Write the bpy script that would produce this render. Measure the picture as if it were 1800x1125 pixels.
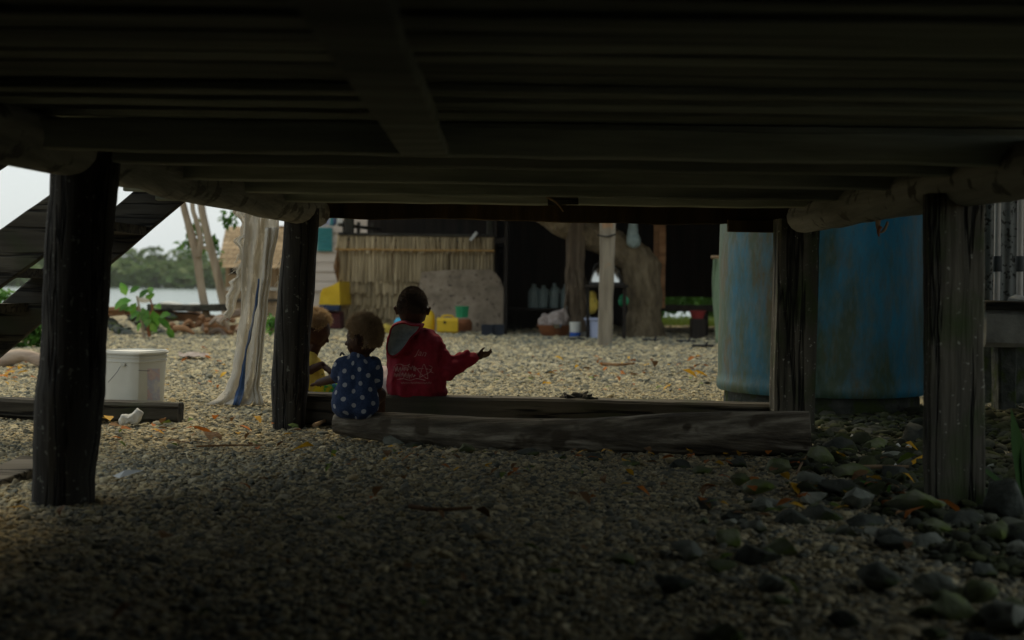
import bpy, bmesh, math, random
import numpy as np
from mathutils import Vector, Matrix, noise
from mathutils.bvhtree import BVHTree

for o in list(bpy.data.objects):
    bpy.data.objects.remove(o)
random.seed(7)
np.random.seed(7)
SC = bpy.context.scene
COL = SC.collection

# ------------------------------------------------------------------ camera
F_PX, CAM_H, V_HOR, ROLL = 2300.0, 0.8, 500.0, math.radians(0.7)   # focal length in px of an 1800 px wide frame
CR, SR = math.cos(ROLL), math.sin(ROLL)
cam_data = bpy.data.cameras.new('camera')
cam = bpy.data.objects.new('camera', cam_data)
COL.objects.link(cam)
cam.matrix_world = Matrix(((CR, -SR, 0, 0), (0, 0, -1, 0), (SR, CR, 0, CAM_H), (0, 0, 0, 1)))
cam_data.sensor_fit = 'HORIZONTAL'
cam_data.sensor_width = 36.0
cam_data.lens = F_PX / 1800.0 * 36.0
cam_data.shift_y = -(562.5 - V_HOR) / 1800.0
cam_data.clip_start = 0.05
cam_data.clip_end = 6000.0
cam_data.dof.use_dof = True
cam_data.dof.focus_distance = 6.9
cam_data.dof.aperture_fstop = 2.2
SC.camera = cam

# ------------------------------------------------------------------ world: overcast sky
SUN_EL, SUN_AZ = math.radians(52), math.radians(-14)     # azimuth measured from +Y towards +X
world = bpy.data.worlds.new('World')
SC.world = world
world.use_nodes = True
wt = world.node_tree
wt.nodes.clear()
w_out = wt.nodes.new('ShaderNodeOutputWorld')
w_bg = wt.nodes.new('ShaderNodeBackground')
w_sky = wt.nodes.new('ShaderNodeTexSky')
w_sky.sky_type = 'NISHITA'
w_sky.sun_disc = False
w_sky.sun_elevation = SUN_EL
w_sky.sun_rotation = SUN_AZ
w_sky.dust_density = 4.0
w_sky.air_density = 1.0
w_mix = wt.nodes.new('ShaderNodeMix')
w_mix.data_type = 'RGBA'
w_mix.inputs[0].default_value = 0.86                       # cloud cover over the clear sky
w_mix.inputs[7].default_value = (5.75, 6.3, 6.35, 1)
wt.links.new(w_sky.outputs[0], w_mix.inputs[6])
wt.links.new(w_mix.outputs[2], w_bg.inputs[0])
w_bg.inputs[1].default_value = 0.1
wt.links.new(w_bg.outputs[0], w_out.inputs[0])

sun_d = bpy.data.lights.new('sun', 'SUN')
sun_d.energy = 1.5
sun_d.angle = math.radians(25)
sun_d.color = (1.0, 0.80, 0.46)
sun = bpy.data.objects.new('sun', sun_d)
COL.objects.link(sun)
to_sun = Vector((math.sin(SUN_AZ) * math.cos(SUN_EL), math.cos(SUN_AZ) * math.cos(SUN_EL), math.sin(SUN_EL)))
sun.rotation_euler = to_sun.to_track_quat('Z', 'Y').to_euler()

vs = SC.view_settings
vs.view_transform = 'Standard'
vs.look = 'None'
vs.exposure = 0.42
vs.gamma = 1.0
vs.use_curve_mapping = False
SC.render.engine = 'CYCLES'
SC.cycles.use_denoising = True
SC.cycles.denoiser = 'OPENIMAGEDENOISE'
SC.cycles.max_bounces = 7
SC.cycles.diffuse_bounces = 5
SC.cycles.glossy_bounces = 2
SC.cycles.transparent_max_bounces = 6
SC.cycles.caustics_reflective = False
SC.cycles.caustics_refractive = False


def P(u, v, Y):
    """Point seen at pixel (u, v) of the 1800 x 1125 photograph, at distance Y."""
    a, b = (u - 900) / F_PX, (V_HOR - v) / F_PX
    return Vector(((a * CR - b * SR) * Y, Y, CAM_H + (a * SR + b * CR) * Y))


def G(u, v, z=0.0):
    """Point on the ground seen at pixel (u, v)."""
    a, b = (u - 900) / F_PX, (V_HOR - v) / F_PX
    return P(u, v, (z - CAM_H) / (a * SR + b * CR))


def px(n, Y):
    return n * Y / F_PX


# ------------------------------------------------------------------ materials
MATS = {}


def N(t, kind, **kw):
    n = t.nodes.new(kind)
    for k, v in kw.items():
        setattr(n, k, v)
    return n


def L(t, a, b):
    t.links.new(a, b)


def ramp(t, cols, lo=0.3, hi=0.7):
    r = N(t, 'ShaderNodeValToRGB')
    e = r.color_ramp.elements
    n = len(cols)
    while len(e) < n:
        e.new(0.5)
    for i, c in enumerate(cols):
        e[i].position = lo + (hi - lo) * i / max(1, n - 1)
        e[i].color = (c[0], c[1], c[2], 1)
    return r


def mixc(t, fac, a, b, mode='MIX'):
    m = N(t, 'ShaderNodeMix', data_type='RGBA', blend_type=mode)
    for s, val in ((m.inputs[0], fac), (m.inputs[6], a), (m.inputs[7], b)):
        if hasattr(val, 'node'):
            L(t, val, s)
        elif isinstance(val, (int, float)):
            s.default_value = val
        else:
            s.default_value = (val[0], val[1], val[2], 1)
    return m.outputs[2]


def mat(name, cols, scale=6.0, stretch=(1, 1, 1), rough=0.85, bump=0.4, bscale=None, bdist=0.01, rand=0.0,
        moss=None, moss_scale=3.0, moss_lo=0.5, moss_hi=0.62, spots=None, spot_scale=40.0, spot_lo=0.62, metal=0.0,
        spec=0.3, lo=0.3, hi=0.7, trans=0.0, detail=6.0, coord='Object', moss_stretch=(1, 1, 1), crack=0.0):
    m = bpy.data.materials.new(name)
    m.use_nodes = True
    t = m.node_tree
    b = t.nodes['Principled BSDF']
    tc = N(t, 'ShaderNodeTexCoord')
    mp = N(t, 'ShaderNodeMapping')
    mp.inputs['Scale'].default_value = stretch
    L(t, tc.outputs[coord], mp.inputs['Vector'])
    oi = N(t, 'ShaderNodeObjectInfo')
    n1 = N(t, 'ShaderNodeTexNoise', noise_dimensions='4D')
    n1.inputs['Scale'].default_value = scale
    n1.inputs['Detail'].default_value = detail
    n1.inputs['Roughness'].default_value = 0.62
    L(t, mp.outputs[0], n1.inputs['Vector'])
    mw = N(t, 'ShaderNodeMath', operation='MULTIPLY')
    mw.inputs[1].default_value = 37.0
    L(t, oi.outputs['Random'], mw.inputs[0])
    L(t, mw.outputs[0], n1.inputs['W'])
    r = ramp(t, cols, lo, hi)
    L(t, n1.outputs['Fac'], r.inputs[0])
    c = r.outputs[0]
    if spots:
        ns = N(t, 'ShaderNodeTexNoise')
        ns.inputs['Scale'].default_value = spot_scale
        ns.inputs['Detail'].default_value = 3
        L(t, tc.outputs[coord], ns.inputs['Vector'])
        rs = ramp(t, [(0, 0, 0), (1, 1, 1)], spot_lo, spot_lo + 0.06)
        L(t, ns.outputs['Fac'], rs.inputs[0])
        c = mixc(t, rs.outputs[0], c, spots)
    if moss:
        nm = N(t, 'ShaderNodeTexNoise')
        nm.inputs['Scale'].default_value = moss_scale
        nm.inputs['Detail'].default_value = 5
        mp2 = N(t, 'ShaderNodeMapping')
        mp2.inputs['Scale'].default_value = moss_stretch
        L(t, tc.outputs[coord], mp2.inputs['Vector'])
        L(t, mp2.outputs[0], nm.inputs['Vector'])
        rm = ramp(t, [(0, 0, 0), (1, 1, 1)], moss_lo, moss_hi)
        L(t, nm.outputs['Fac'], rm.inputs[0])
        c = mixc(t, rm.outputs[0], c, moss)
    ck = None
    if crack:
        n3 = N(t, 'ShaderNodeTexNoise')
        n3.inputs['Scale'].default_value = crack
        n3.inputs['Detail'].default_value = 4
        n3.inputs['Roughness'].default_value = 0.6
        mp3 = N(t, 'ShaderNodeMapping')
        mp3.inputs['Scale'].default_value = tuple(max(0.045, s_ * 0.7) if s_ < 0.5 else 1.0 for s_ in stretch)
        L(t, tc.outputs[coord], mp3.inputs['Vector'])
        L(t, mp3.outputs[0], n3.inputs['Vector'])
        ab = N(t, 'ShaderNodeMath', operation='SUBTRACT')
        ab.inputs[1].default_value = 0.5
        L(t, n3.outputs['Fac'], ab.inputs[0])
        a2 = N(t, 'ShaderNodeMath', operation='ABSOLUTE')
        L(t, ab.outputs[0], a2.inputs[0])
        rc = ramp(t, [(0, 0, 0), (1, 1, 1)], 0.004, 0.035)
        L(t, a2.outputs[0], rc.inputs[0])
        ck = rc.outputs[0]
        c = mixc(t, ck, tuple(x * 0.3 for x in cols[0]), c)
    if rand:
        mr = N(t, 'ShaderNodeMapRange')
        mr.inputs['To Min'].default_value = 1 - rand
        mr.inputs['To Max'].default_value = 1 + rand
        L(t, oi.outputs['Random'], mr.inputs['Value'])
        c = mixc(t, 1.0, c, mr.outputs[0], 'MULTIPLY')
    L(t, c, b.inputs['Base Color'])
    b.inputs['Roughness'].default_value = rough
    b.inputs['Metallic'].default_value = metal
    b.inputs['Specular IOR Level'].default_value = spec
    if bump:
        n2 = N(t, 'ShaderNodeTexNoise')
        n2.inputs['Scale'].default_value = bscale or scale * 3
        n2.inputs['Detail'].default_value = 6
        L(t, mp.outputs[0], n2.inputs['Vector'])
        bp = N(t, 'ShaderNodeBump')
        bp.inputs['Strength'].default_value = bump
        bp.inputs['Distance'].default_value = bdist
        hgt = n2.outputs['Fac']
        if ck is not None:
            ad = N(t, 'ShaderNodeMath', operation='ADD')
            L(t, n2.outputs['Fac'], ad.inputs[0])
            L(t, ck, ad.inputs[1])
            hgt = ad.outputs[0]
        L(t, hgt, bp.inputs['Height'])
        L(t, bp.outputs[0], b.inputs['Normal'])
    if trans:
        out = t.nodes['Material Output']
        tr = N(t, 'ShaderNodeBsdfTranslucent')
        L(t, c, tr.inputs[0])
        mx = N(t, 'ShaderNodeMixShader')
        mx.inputs[0].default_value = trans
        L(t, b.outputs[0], mx.inputs[1])
        L(t, tr.outputs[0], mx.inputs[2])
        L(t, mx.outputs[0], out.inputs['Surface'])
    MATS[name] = m
    return m


def S(r, g, b):
    """sRGB 0-255 to linear."""
    f = lambda x: x / 12.92 if x <= 0.04045 else ((x + 0.055) / 1.055) ** 2.4
    return (f(r / 255), f(g / 255), f(b / 255))


AX = {'x': (0.08, 1, 1), 'y': (1, 0.08, 1), 'z': (1, 1, 0.08)}
DARKW = [S(38, 36, 31), S(64, 61, 54), S(86, 83, 74)]
for ax in 'xyz':
    mat('dark_wood_' + ax, DARKW, 14, AX[ax], 0.9, 0.7, 40, 0.006, rand=0.2, moss=S(52, 58, 40), moss_scale=4, moss_lo=0.55, moss_hi=0.75, crack=9)
    mat('grey_wood_' + ax, [S(70, 62, 52), S(116, 107, 93), S(140, 131, 116)], 14, AX[ax], 0.9, 0.6, 45, 0.006, rand=0.12, crack=9)
mat('post_dark', [S(30, 29, 27), S(54, 52, 48), S(78, 76, 71)], 16, AX['z'], 0.85, 1.0, 30, 0.012, spots=S(112, 114, 108), spot_scale=38, spot_lo=0.64, crack=10)
mat('post_mossy', [S(48, 47, 41), S(82, 79, 69), S(112, 107, 94)], 13, AX['z'], 0.9, 1.0, 30, 0.012, crack=9, spots=S(158, 158, 146), spot_scale=44, spot_lo=0.645,
    moss=S(62, 74, 42), moss_scale=5, moss_lo=0.5, moss_hi=0.7)
mat('log_beam', [S(88, 90, 85), S(132, 133, 126), S(164, 164, 156)], 10, AX['y'], 0.9, 1.0, 16, 0.03, spots=S(88, 88, 82), spot_scale=9, spot_lo=0.58)
mat('log_bark', [S(66, 60, 51), S(110, 102, 89), S(164, 156, 140)], 22, (0.045, 1, 1), 0.9, 1.0, 40, 0.03, lo=0.34, hi=0.66, spots=S(84, 76, 64), spot_scale=6, spot_lo=0.6)
mat('log_end', [S(110, 104, 92), S(140, 134, 120)], 20, (1, 1, 1), 0.9, 0.5)
mat('floor_board', [S(88, 94, 84), S(138, 143, 130), S(174, 178, 163)], 10, AX['x'], 0.9, 0.6, 40, 0.004, rand=0.3)
mat('fascia_bark', [S(30, 24, 16), S(58, 46, 28), S(86, 68, 36)], 9, (1, 1, 0.12), 0.95, 0.6, 30, 0.006)
mat('rock_grey', [S(72, 78, 72), S(118, 122, 112), S(164, 166, 152)], 8, (1, 1, 1), 0.9, 1.0, 22, 0.015, rand=0.3, moss=S(88, 100, 54), moss_scale=9, moss_lo=0.54, moss_hi=0.66)
mat('rock_mossy', [S(70, 76, 62), S(108, 112, 92), S(148, 150, 128)], 8, (1, 1, 1), 0.95, 0.8, 22, 0.01, rand=0.25,
    moss=S(92, 106, 50), moss_scale=7, moss_lo=0.42, moss_hi=0.58)
mat('rock_dark', [S(44, 48, 46), S(74, 78, 72), S(104, 106, 98)], 8, (1, 1, 1), 0.9, 1.0, 22, 0.015, rand=0.25, moss=S(66, 78, 40), moss_scale=9, moss_lo=0.5, moss_hi=0.62)
mat('skin', [S(50, 31, 22), S(72, 47, 34)], 12, rough=0.6, bump=0.05, spec=0.2)
mat('hair_black', [S(36, 27, 20), S(74, 55, 38)], 40, rough=0.8, bump=0.3)
mat('hair_brown', [S(156, 132, 102), S(206, 182, 150)], 40, rough=0.8, bump=0.3, trans=0.5)  # brown and golden strands are paled to paint the backlit rim
mat('hair_golden', [S(160, 132, 96), S(206, 180, 142)], 40, rough=0.8, bump=0.3, trans=0.5)
mat('hair_shade', [S(54, 41, 30), S(86, 66, 48)], 40, rough=0.9, bump=0.4, bscale=120)  # darker copy of the hair colour, painting the shaded centre of the head
mat('eye_white', [S(200, 195, 185), S(215, 210, 200)], 10, rough=0.2, bump=0)
mat('red_fleece', [S(108, 20, 36), S(138, 32, 50)], 30, rough=0.95, bump=0.5, bscale=60, bdist=0.004)
mat('grey_fleece', [S(104, 112, 114), S(138, 146, 148)], 30, rough=0.95, bump=0.4, bscale=80, bdist=0.003)
mat('print_pale', [S(122, 58, 66), S(178, 142, 140)], 60, rough=0.8, bump=0)
mat('pink_cotton', [S(176, 160, 160), S(200, 186, 184)], 25, rough=0.95, bump=0.3)
mat('yellow_shirt', [S(176, 150, 52), S(205, 182, 90)], 14, rough=0.95, bump=0.3, spots=S(60, 70, 50), spot_scale=26, spot_lo=0.6)
mat('bright_shorts', [S(30, 60, 150), S(30, 140, 60), S(190, 170, 30)], 14, rough=0.9, bump=0.2, lo=0.4, hi=0.56)
mat('white_plastic', [S(196, 196, 188), S(214, 214, 206)], 3, rough=0.45, bump=0.05, spec=0.4)
mat('jug_plastic', [S(130, 150, 150), S(156, 172, 170)], 4, rough=0.35, bump=0.05, spec=0.5)
mat('yellow_plastic', [S(205, 165, 22), S(228, 190, 40)], 4, rough=0.45, bump=0.05, spec=0.4)
mat('blue_plastic', [S(20, 70, 160), S(36, 90, 180)], 4, rough=0.45, bump=0.05, spec=0.4)
mat('cyan_plastic', [S(50, 160, 200), S(80, 190, 225)], 4, rough=0.45, bump=0.05, spec=0.4)
mat('green_plastic', [S(24, 120, 80), S(40, 146, 98)], 4, rough=0.45, bump=0.05, spec=0.4)
mat('lavender_plastic', [S(160, 168, 196), S(180, 188, 214)], 4, rough=0.45, bump=0.05, spec=0.4)
mat('red_plastic', [S(120, 40, 42), S(146, 54, 54)], 4, rough=0.45, bump=0.05, spec=0.4)
mat('navy_plastic', [S(20, 26, 36), S(34, 42, 56)], 4, rough=0.5, bump=0.05, spec=0.4)
mat('brown_clay', [S(110, 66, 40), S(146, 92, 56)], 8, rough=0.8, bump=0.3)
mat('basket_weave', [S(84, 62, 38), S(132, 100, 64)], 30, (1, 1, 4), rough=0.9, bump=0.8)
mat('aluminium', [S(180, 180, 176), S(205, 205, 200)], 5, rough=0.22, bump=0.05, metal=1.0)
mat('black_iron', [S(20, 20, 20), S(40, 38, 36)], 8, rough=0.6, bump=0.3)
mat('net_cloth', [S(196, 192, 182), S(212, 208, 198), S(222, 218, 210)], 10, (1, 1, 0.15), rough=0.95, bump=0.3, bscale=90, bdist=0.004, trans=0.4)
mat('blue_cloth', [S(30, 44, 70), S(62, 90, 132), S(150, 150, 150)], 14, (1, 1, 0.2), rough=0.9, bump=0.5)
mat('green_cloth', [S(96, 116, 94), S(130, 150, 124)], 10, (1, 1, 0.2), rough=0.95, bump=0.4)
mat('dirty_cloth', [S(110, 98, 92), S(150, 138, 132), S(178, 168, 162)], 12, rough=0.95, bump=0.6)
mat('white_cloth', [S(190, 190, 186), S(214, 214, 208)], 12, rough=0.95, bump=0.4)
mat('yellow_tarp', [S(198, 160, 20), S(226, 190, 44)], 4, rough=0.5, bump=0.3)
mat('navy_tarp', [S(24, 40, 66), S(36, 56, 88)], 4, rough=0.5, bump=0.3)
mat('maroon_cloth', [S(66, 34, 36), S(92, 50, 50)], 8, rough=0.9, bump=0.4)
mat('thatch_leaf', [S(104, 90, 66), S(148, 132, 102), S(178, 160, 128)], 7, (1, 1, 0.05), rough=0.9, bump=0.6, bscale=30, rand=0.22, bdist=0.006)
mat('thatch_roof', [S(116, 98, 74), S(164, 142, 112), S(190, 168, 138)], 10, (1, 1, 0.15), rough=0.95, bump=0.8, bscale=30, rand=0.15)
mat('batten', [S(150, 116, 66), S(190, 152, 96)], 8, AX['x'], rough=0.9, bump=0.3)
mat('brown_plank', [S(100, 72, 50), S(146, 108, 76), S(176, 136, 100)], 9, AX['x'], rough=0.85, bump=0.5, rand=0.2)
mat('driftwood', [S(110, 94, 82), S(156, 138, 122), S(182, 166, 150)], 10, AX['x'], rough=0.9, bump=0.7, rand=0.15)
mat('pole_wood', [S(96, 88, 75), S(138, 129, 113), S(164, 155, 139)], 9, AX['z'], rough=0.9, bump=0.7, bscale=30, moss=S(170, 116, 62), moss_scale=2.2, moss_lo=0.6, moss_hi=0.68)
mat('tree_bark', [S(72, 62, 47), S(114, 101, 79), S(142, 128, 104)], 9, (1, 1, 0.3), rough=0.95, bump=1.0, bscale=18, bdist=0.06)
mat('pale_bark', [S(118, 104, 84), S(156, 140, 118), S(178, 164, 142)], 8, AX['z'], rough=0.9, bump=0.6, bdist=0.02)
mat('shaggy_bark', [S(46, 38, 30), S(84, 72, 58), S(128, 114, 94)], 8, AX['z'], rough=0.95, bump=0.9, bdist=0.02)
mat('weatherboard', [S(186, 172, 158), S(208, 196, 184)], 3, AX['x'], rough=0.8, bump=0.15)
mat('teal_paint', [S(44, 120, 128), S(70, 146, 150)], 5, rough=0.6, bump=0.1)
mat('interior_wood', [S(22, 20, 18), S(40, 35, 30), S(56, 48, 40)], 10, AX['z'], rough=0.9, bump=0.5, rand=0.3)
mat('concrete_sheet', [S(104, 92, 78), S(138, 124, 106), S(158, 144, 126)], 4, rough=0.9, bump=0.5, bscale=30, spots=S(84, 74, 64), spot_scale=14, spot_lo=0.6)
mat('concrete_grey', [S(120, 122, 116), S(160, 160, 152), S(180, 180, 172)], 6, rough=0.9, bump=0.5, bscale=30, moss=S(80, 100, 50), moss_scale=3, moss_lo=0.58, moss_hi=0.68)
mat('iron_sheet', [S(118, 122, 118), S(152, 154, 150)], 5, rough=0.7, bump=0.2, spots=S(66, 66, 62), spot_scale=30, spot_lo=0.56, metal=0.2)
mat('pvc_pipe', [S(200, 194, 186), S(222, 216, 208)], 6, rough=0.4, bump=0.05)
mat('pvc_collar', [S(60, 64, 64), S(84, 88, 88)], 6, rough=0.5, bump=0.1)
mat('leaf_green', [S(44, 84, 26), S(74, 122, 40), S(104, 148, 58)], 3, rough=0.5, bump=0.1, rand=0.25, trans=0.35)
mat('leaf_big', [S(50, 98, 30), S(88, 140, 52), S(128, 168, 80)], 3, rough=0.4, bump=0.1, rand=0.3, trans=0.4)
mat('leaf_dark', [S(28, 52, 22), S(46, 76, 32), S(66, 96, 42)], 3, rough=0.55, bump=0.1, rand=0.25, trans=0.25)
mat('mangrove_leaf', [S(80, 100, 56), S(104, 126, 70), S(132, 148, 90)], 0.35, rough=0.7, bump=0.0, trans=0.2)
mat('dry_yellow', [S(190, 140, 26), S(222, 176, 52)], 14, rough=0.7, bump=0.2, rand=0.2, trans=0.25)
mat('dry_orange', [S(150, 84, 30), S(192, 118, 50)], 14, rough=0.8, bump=0.2, rand=0.25, trans=0.2)
mat('dry_brown', [S(92, 66, 42), S(136, 104, 70)], 14, rough=0.85, bump=0.3, rand=0.3, trans=0.1)
mat('dry_green', [S(70, 96, 36), S(120, 136, 56)], 14, rough=0.7, bump=0.2, rand=0.25, trans=0.2)
mat('paper_white', [S(190, 196, 200), S(214, 218, 222)], 6, rough=0.9, bump=0.3)
mat('stick_wood', [S(120, 98, 74), S(160, 136, 106)], 20, rough=0.9, bump=0.3, rand=0.2)
mat('black_rubber', [S(22, 26, 34), S(40, 46, 56)], 8, rough=0.8, bump=0.2)
mat('wire', [S(90, 90, 90), S(120, 120, 120)], 8, rough=0.5, bump=0)


# ------------------------------------------------------------------ mesh helpers
class MB:
    def __init__(self):
        self.v, self.f = [], []

    def add(self, vs, fs):
        o = len(self.v)
        self.v += [Vector(p) for p in vs]
        self.f += [tuple(i + o for i in f) for f in fs]
        return self

    def tube(self, pts, radii, n=12, jit=0.0, seed=0.0, freq=4.0, sq=1.0, caps=True, flat_end=True):
        pts = [Vector(p) for p in pts]
        k = len(pts)
        up = None
        rings = []
        for i in range(k):
            d = (pts[min(i + 1, k - 1)] - pts[max(i - 1, 0)]).normalized()
            if up is None:
                up = Vector((0, 0, 1)) if abs(d.z) < 0.9 else Vector((0, 1, 0))
            s = d.cross(up).normalized()
            up = s.cross(d).normalized()
            ring = []
            for j in range(n):
                a = 2 * math.pi * j / n
                nd = s * math.cos(a) + up * math.sin(a) * sq
                r = radii[i] if not isinstance(radii, (int, float)) else radii
                q = pts[i] + nd * r
                if jit:
                    q = pts[i] + nd * r * (1 + jit * noise.noise(q * freq + Vector((seed, seed * 1.7, 0))) + jit * 0.5 * noise.noise(q * freq * 3.1))
                ring.append(q)
            rings.append(ring)
        vs = [q for r in rings for q in r]
        fs = []
        for i in range(k - 1):
            for j in range(n):
                a, b = i * n + j, i * n + (j + 1) % n
                fs.append((a, b, b + n, a + n))
        if caps:
            o = len(vs)
            vs += rings[0] + rings[-1]
            fs.append(tuple(o + j for j in reversed(range(n))))
            fs.append(tuple(o + n + j for j in range(n)))
        return self.add(vs, fs)

    def plank(self, p0, p1, w, h, up=(0, 0, 1), seg=6, jit=0.0, cham=0.12, seed=0.0, taper=1.0):
        """Chamfered board from p0 to p1, w across, h along up."""
        p0, p1 = Vector(p0), Vector(p1)
        d = (p1 - p0).normalized()
        s = d.cross(Vector(up)).normalized()
        u = s.cross(d).normalized()
        c = min(w, h) * cham
        prof = [(-w / 2, -h / 2 + c), (-w / 2 + c, -h / 2), (w / 2 - c, -h / 2), (w / 2, -h / 2 + c),
                (w / 2, h / 2 - c), (w / 2 - c, h / 2), (-w / 2 + c, h / 2), (-w / 2, h / 2 - c)]
        vs, fs = [], []
        for i in range(seg + 1):
            t = i / seg
            q = p0.lerp(p1, t)
            k = 1 + (taper - 1) * t
            for (a, b) in prof:
                z = q + s * a * k + u * b * k
                if jit:
                    z = z + noise.noise_vector(z * 3.3 + Vector((seed, seed, seed))) * jit + noise.noise_vector(z * 11 + Vector((seed, 0, 0))) * jit * 0.4
                vs.append(z)
        for i in range(seg):
            for j in range(8):
                a, b = i * 8 + j, i * 8 + (j + 1) % 8
                fs.append((a, b, b + 8, a + 8))
        o = len(vs)
        vs += vs[:8] + vs[seg * 8:seg * 8 + 8]
        fs.append(tuple(o + j for j in reversed(range(8))))
        fs.append(tuple(o + 8 + j for j in range(8)))
        return self.add(vs, fs)

    def box(self, c, size, rz=0.0, jit=0.0):
        c = Vector(c)
        dx = Vector((math.cos(rz), math.sin(rz), 0)) * size[0] / 2
        return self.plank(c - dx, c + dx, size[1], size[2], seg=2, jit=jit)

    def lathe(self, base, prof, n=24, axis=(0, 0, 1), squash=None):
        """prof: list of (radius, height) along axis from base."""
        base, ax = Vector(base), Vector(axis).normalized()
        s = ax.orthogonal().normalized()
        t = ax.cross(s)
        vs, fs = [], []
        for (r, h) in prof:
            for j in range(n):
                a = 2 * math.pi * j / n
                ca, sa = math.cos(a), math.sin(a)
                if squash:      # superellipse exponent for rounded-square pails
                    k = (abs(ca) ** squash + abs(sa) ** squash) ** (-1 / squash)
                    ca, sa = ca * k, sa * k
                vs.append(base + ax * h + (s * ca + t * sa) * r)
        for i in range(len(prof) - 1):
            for j in range(n):
                a, b = i * n + j, i * n + (j + 1) % n
                fs.append((a, b, b + n, a + n))
        return self.add(vs, fs)

    def grid(self, fn, nu, nv):
        vs = [fn(i / nu, j / nv) for j in range(nv + 1) for i in range(nu + 1)]
        fs = [(j * (nu + 1) + i, j * (nu + 1) + i + 1, (j + 1) * (nu + 1) + i + 1, (j + 1) * (nu + 1) + i) for j in range(nv) for i in range(nu)]
        return self.add(vs, fs)

    def leaf(self, p, d, nrm, length, width, curl=0.2):
        """Almond leaf blade, 8 triangles, bent along its length and folded at the midrib."""
        p, d = Vector(p), Vector(d).normalized()
        s = d.cross(Vector(nrm)).normalized()
        n = s.cross(d).normalized()
        vs = [p]
        for t, w in ((0.33, 0.85), (0.68, 0.75)):
            c = p + d * length * t - n * curl * length * t * t
            vs += [c - s * width * 0.5 * w + n * width * 0.12, c, c + s * width * 0.5 * w + n * width * 0.12]
        vs.append(p + d * length - n * curl * length)
        return self.add(vs, [(0, 2, 1), (0, 3, 2), (1, 2, 5, 4), (2, 3, 6, 5), (4, 5, 7), (5, 6, 7)])

    def rock(self, c, size, seed, sub=3, amp=0.4):
        bm = bmesh.new()
        bmesh.ops.create_icosphere(bm, subdivisions=sub, radius=1.0)
        sd = Vector((seed * 3.1, seed * 1.3, seed * 7.7))
        vs = []
        rot = Matrix.Rotation(seed * 2.4, 3, 'Z')
        for v in bm.verts:
            q = v.co.copy()
            k = 1 + amp * noise.noise(q * 1.1 + sd) + amp * 0.5 * noise.noise(q * 2.7 + sd) + amp * 0.25 * noise.noise(q * 6 + sd)
            # facet a few planes off so that it looks broken, not blown up
            q = q * k
            for i in range(9):
                fn = Vector((math.sin(seed * 5 + i * 2.1), math.cos(seed * 3 + i * 1.7), math.sin(seed * 2 + i * 2.9))).normalized()
                lim = 0.58 + 0.2 * math.sin(seed * 7 + i * 3.3)
                dd = q.dot(fn)
                if dd > lim:
                    q = q - fn * (dd - lim) * 0.9
            q = q * (1 + 0.09 * noise.noise(q * 5 + sd) + 0.05 * noise.noise(q * 11 + sd))
            q = rot @ q
            vs.append(Vector(c) + Vector((q.x * size[0], q.y * size[1], q.z * size[2])))
        fs = [tuple(x.index for x in f.verts) for f in bm.faces]
        bm.free()
        return self.add(vs, fs)

    def build(self, name, material, parent=None, origin=None, angle=38, smooth=True):
        me = bpy.data.meshes.new(name)
        if parent is not None:
            org = ORG[parent.name]
        elif origin is not None:
            org = Vector(origin)
        else:
            xs = np.array([tuple(v) for v in self.v])
            org = Vector((float((xs[:, 0].min() + xs[:, 0].max()) / 2), float((xs[:, 1].min() + xs[:, 1].max()) / 2), float(xs[:, 2].min())))
        me.from_pydata([tuple(v - org) for v in self.v], [], self.f)
        me.update()
        if smooth:
            me.shade_smooth()
            if angle < 180:
                me.set_sharp_from_angle(angle=math.radians(angle))
        if material:
            me.materials.append(MATS[material] if isinstance(material, str) else material)
        o = bpy.data.objects.new(name, me)
        COL.objects.link(o)
        if parent is not None:
            o.parent = parent
        else:
            o.location = org
        ORG[o.name] = org
        return o


ORG = {}


def tag(o, label, cat, group=None):
    o['label'] = label
    o['category'] = cat
    if group:
        o['group'] = group
    return o


def thing(name, label, cat, loc, group=None):
    o = bpy.data.objects.new(name, None)
    COL.objects.link(o)
    o.location = loc
    o.empty_display_size = 0.1
    ORG[o.name] = Vector(loc)
    return tag(o, label, cat, group)


def struct(o, kind='structure'):
    o['kind'] = kind
    return o


def spline(pts, n=6):
    """Catmull-Rom through control points."""
    pts = [Vector(p) for p in pts]
    out = []
    for i in range(len(pts) - 1):
        p0, p1, p2, p3 = pts[max(i - 1, 0)], pts[i], pts[i + 1], pts[min(i + 2, len(pts) - 1)]
        for k in range(n):
            t = k / n
            out.append(0.5 * ((2 * p1) + (p2 - p0) * t + (2 * p0 - 5 * p1 + 4 * p2 - p3) * t * t + (3 * p1 - p0 - 3 * p2 + p3) * t ** 3))
    out.append(pts[-1])
    return out


def lerp_list(vals, n):
    out = []
    for i in range(len(vals) - 1):
        for k in range(n):
            out.append(vals[i] + (vals[i + 1] - vals[i]) * k / n)
    out.append(vals[-1])
    return out


def rod(pts, rads, n=12, sub=6, **kw):
    if isinstance(rads, (int, float)):
        rads = [rads] * len(pts)
    return MB().tube(spline(pts, sub), lerp_list(list(rads), sub), n, **kw)

# ================================================================== SETTING
def gz(x, y):
    """Height of the ground: gravel yard, falling to the shore."""
    z = 0.018 * noise.noise(Vector((x * 0.7, y * 0.7, 1.3))) + 0.012 * noise.noise(Vector((x * 2.1, y * 2.1, 4.3)))
    if y > 30:
        z -= 1.6 * min(1.0, (y - 30) / 46.0)
    return z


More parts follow.
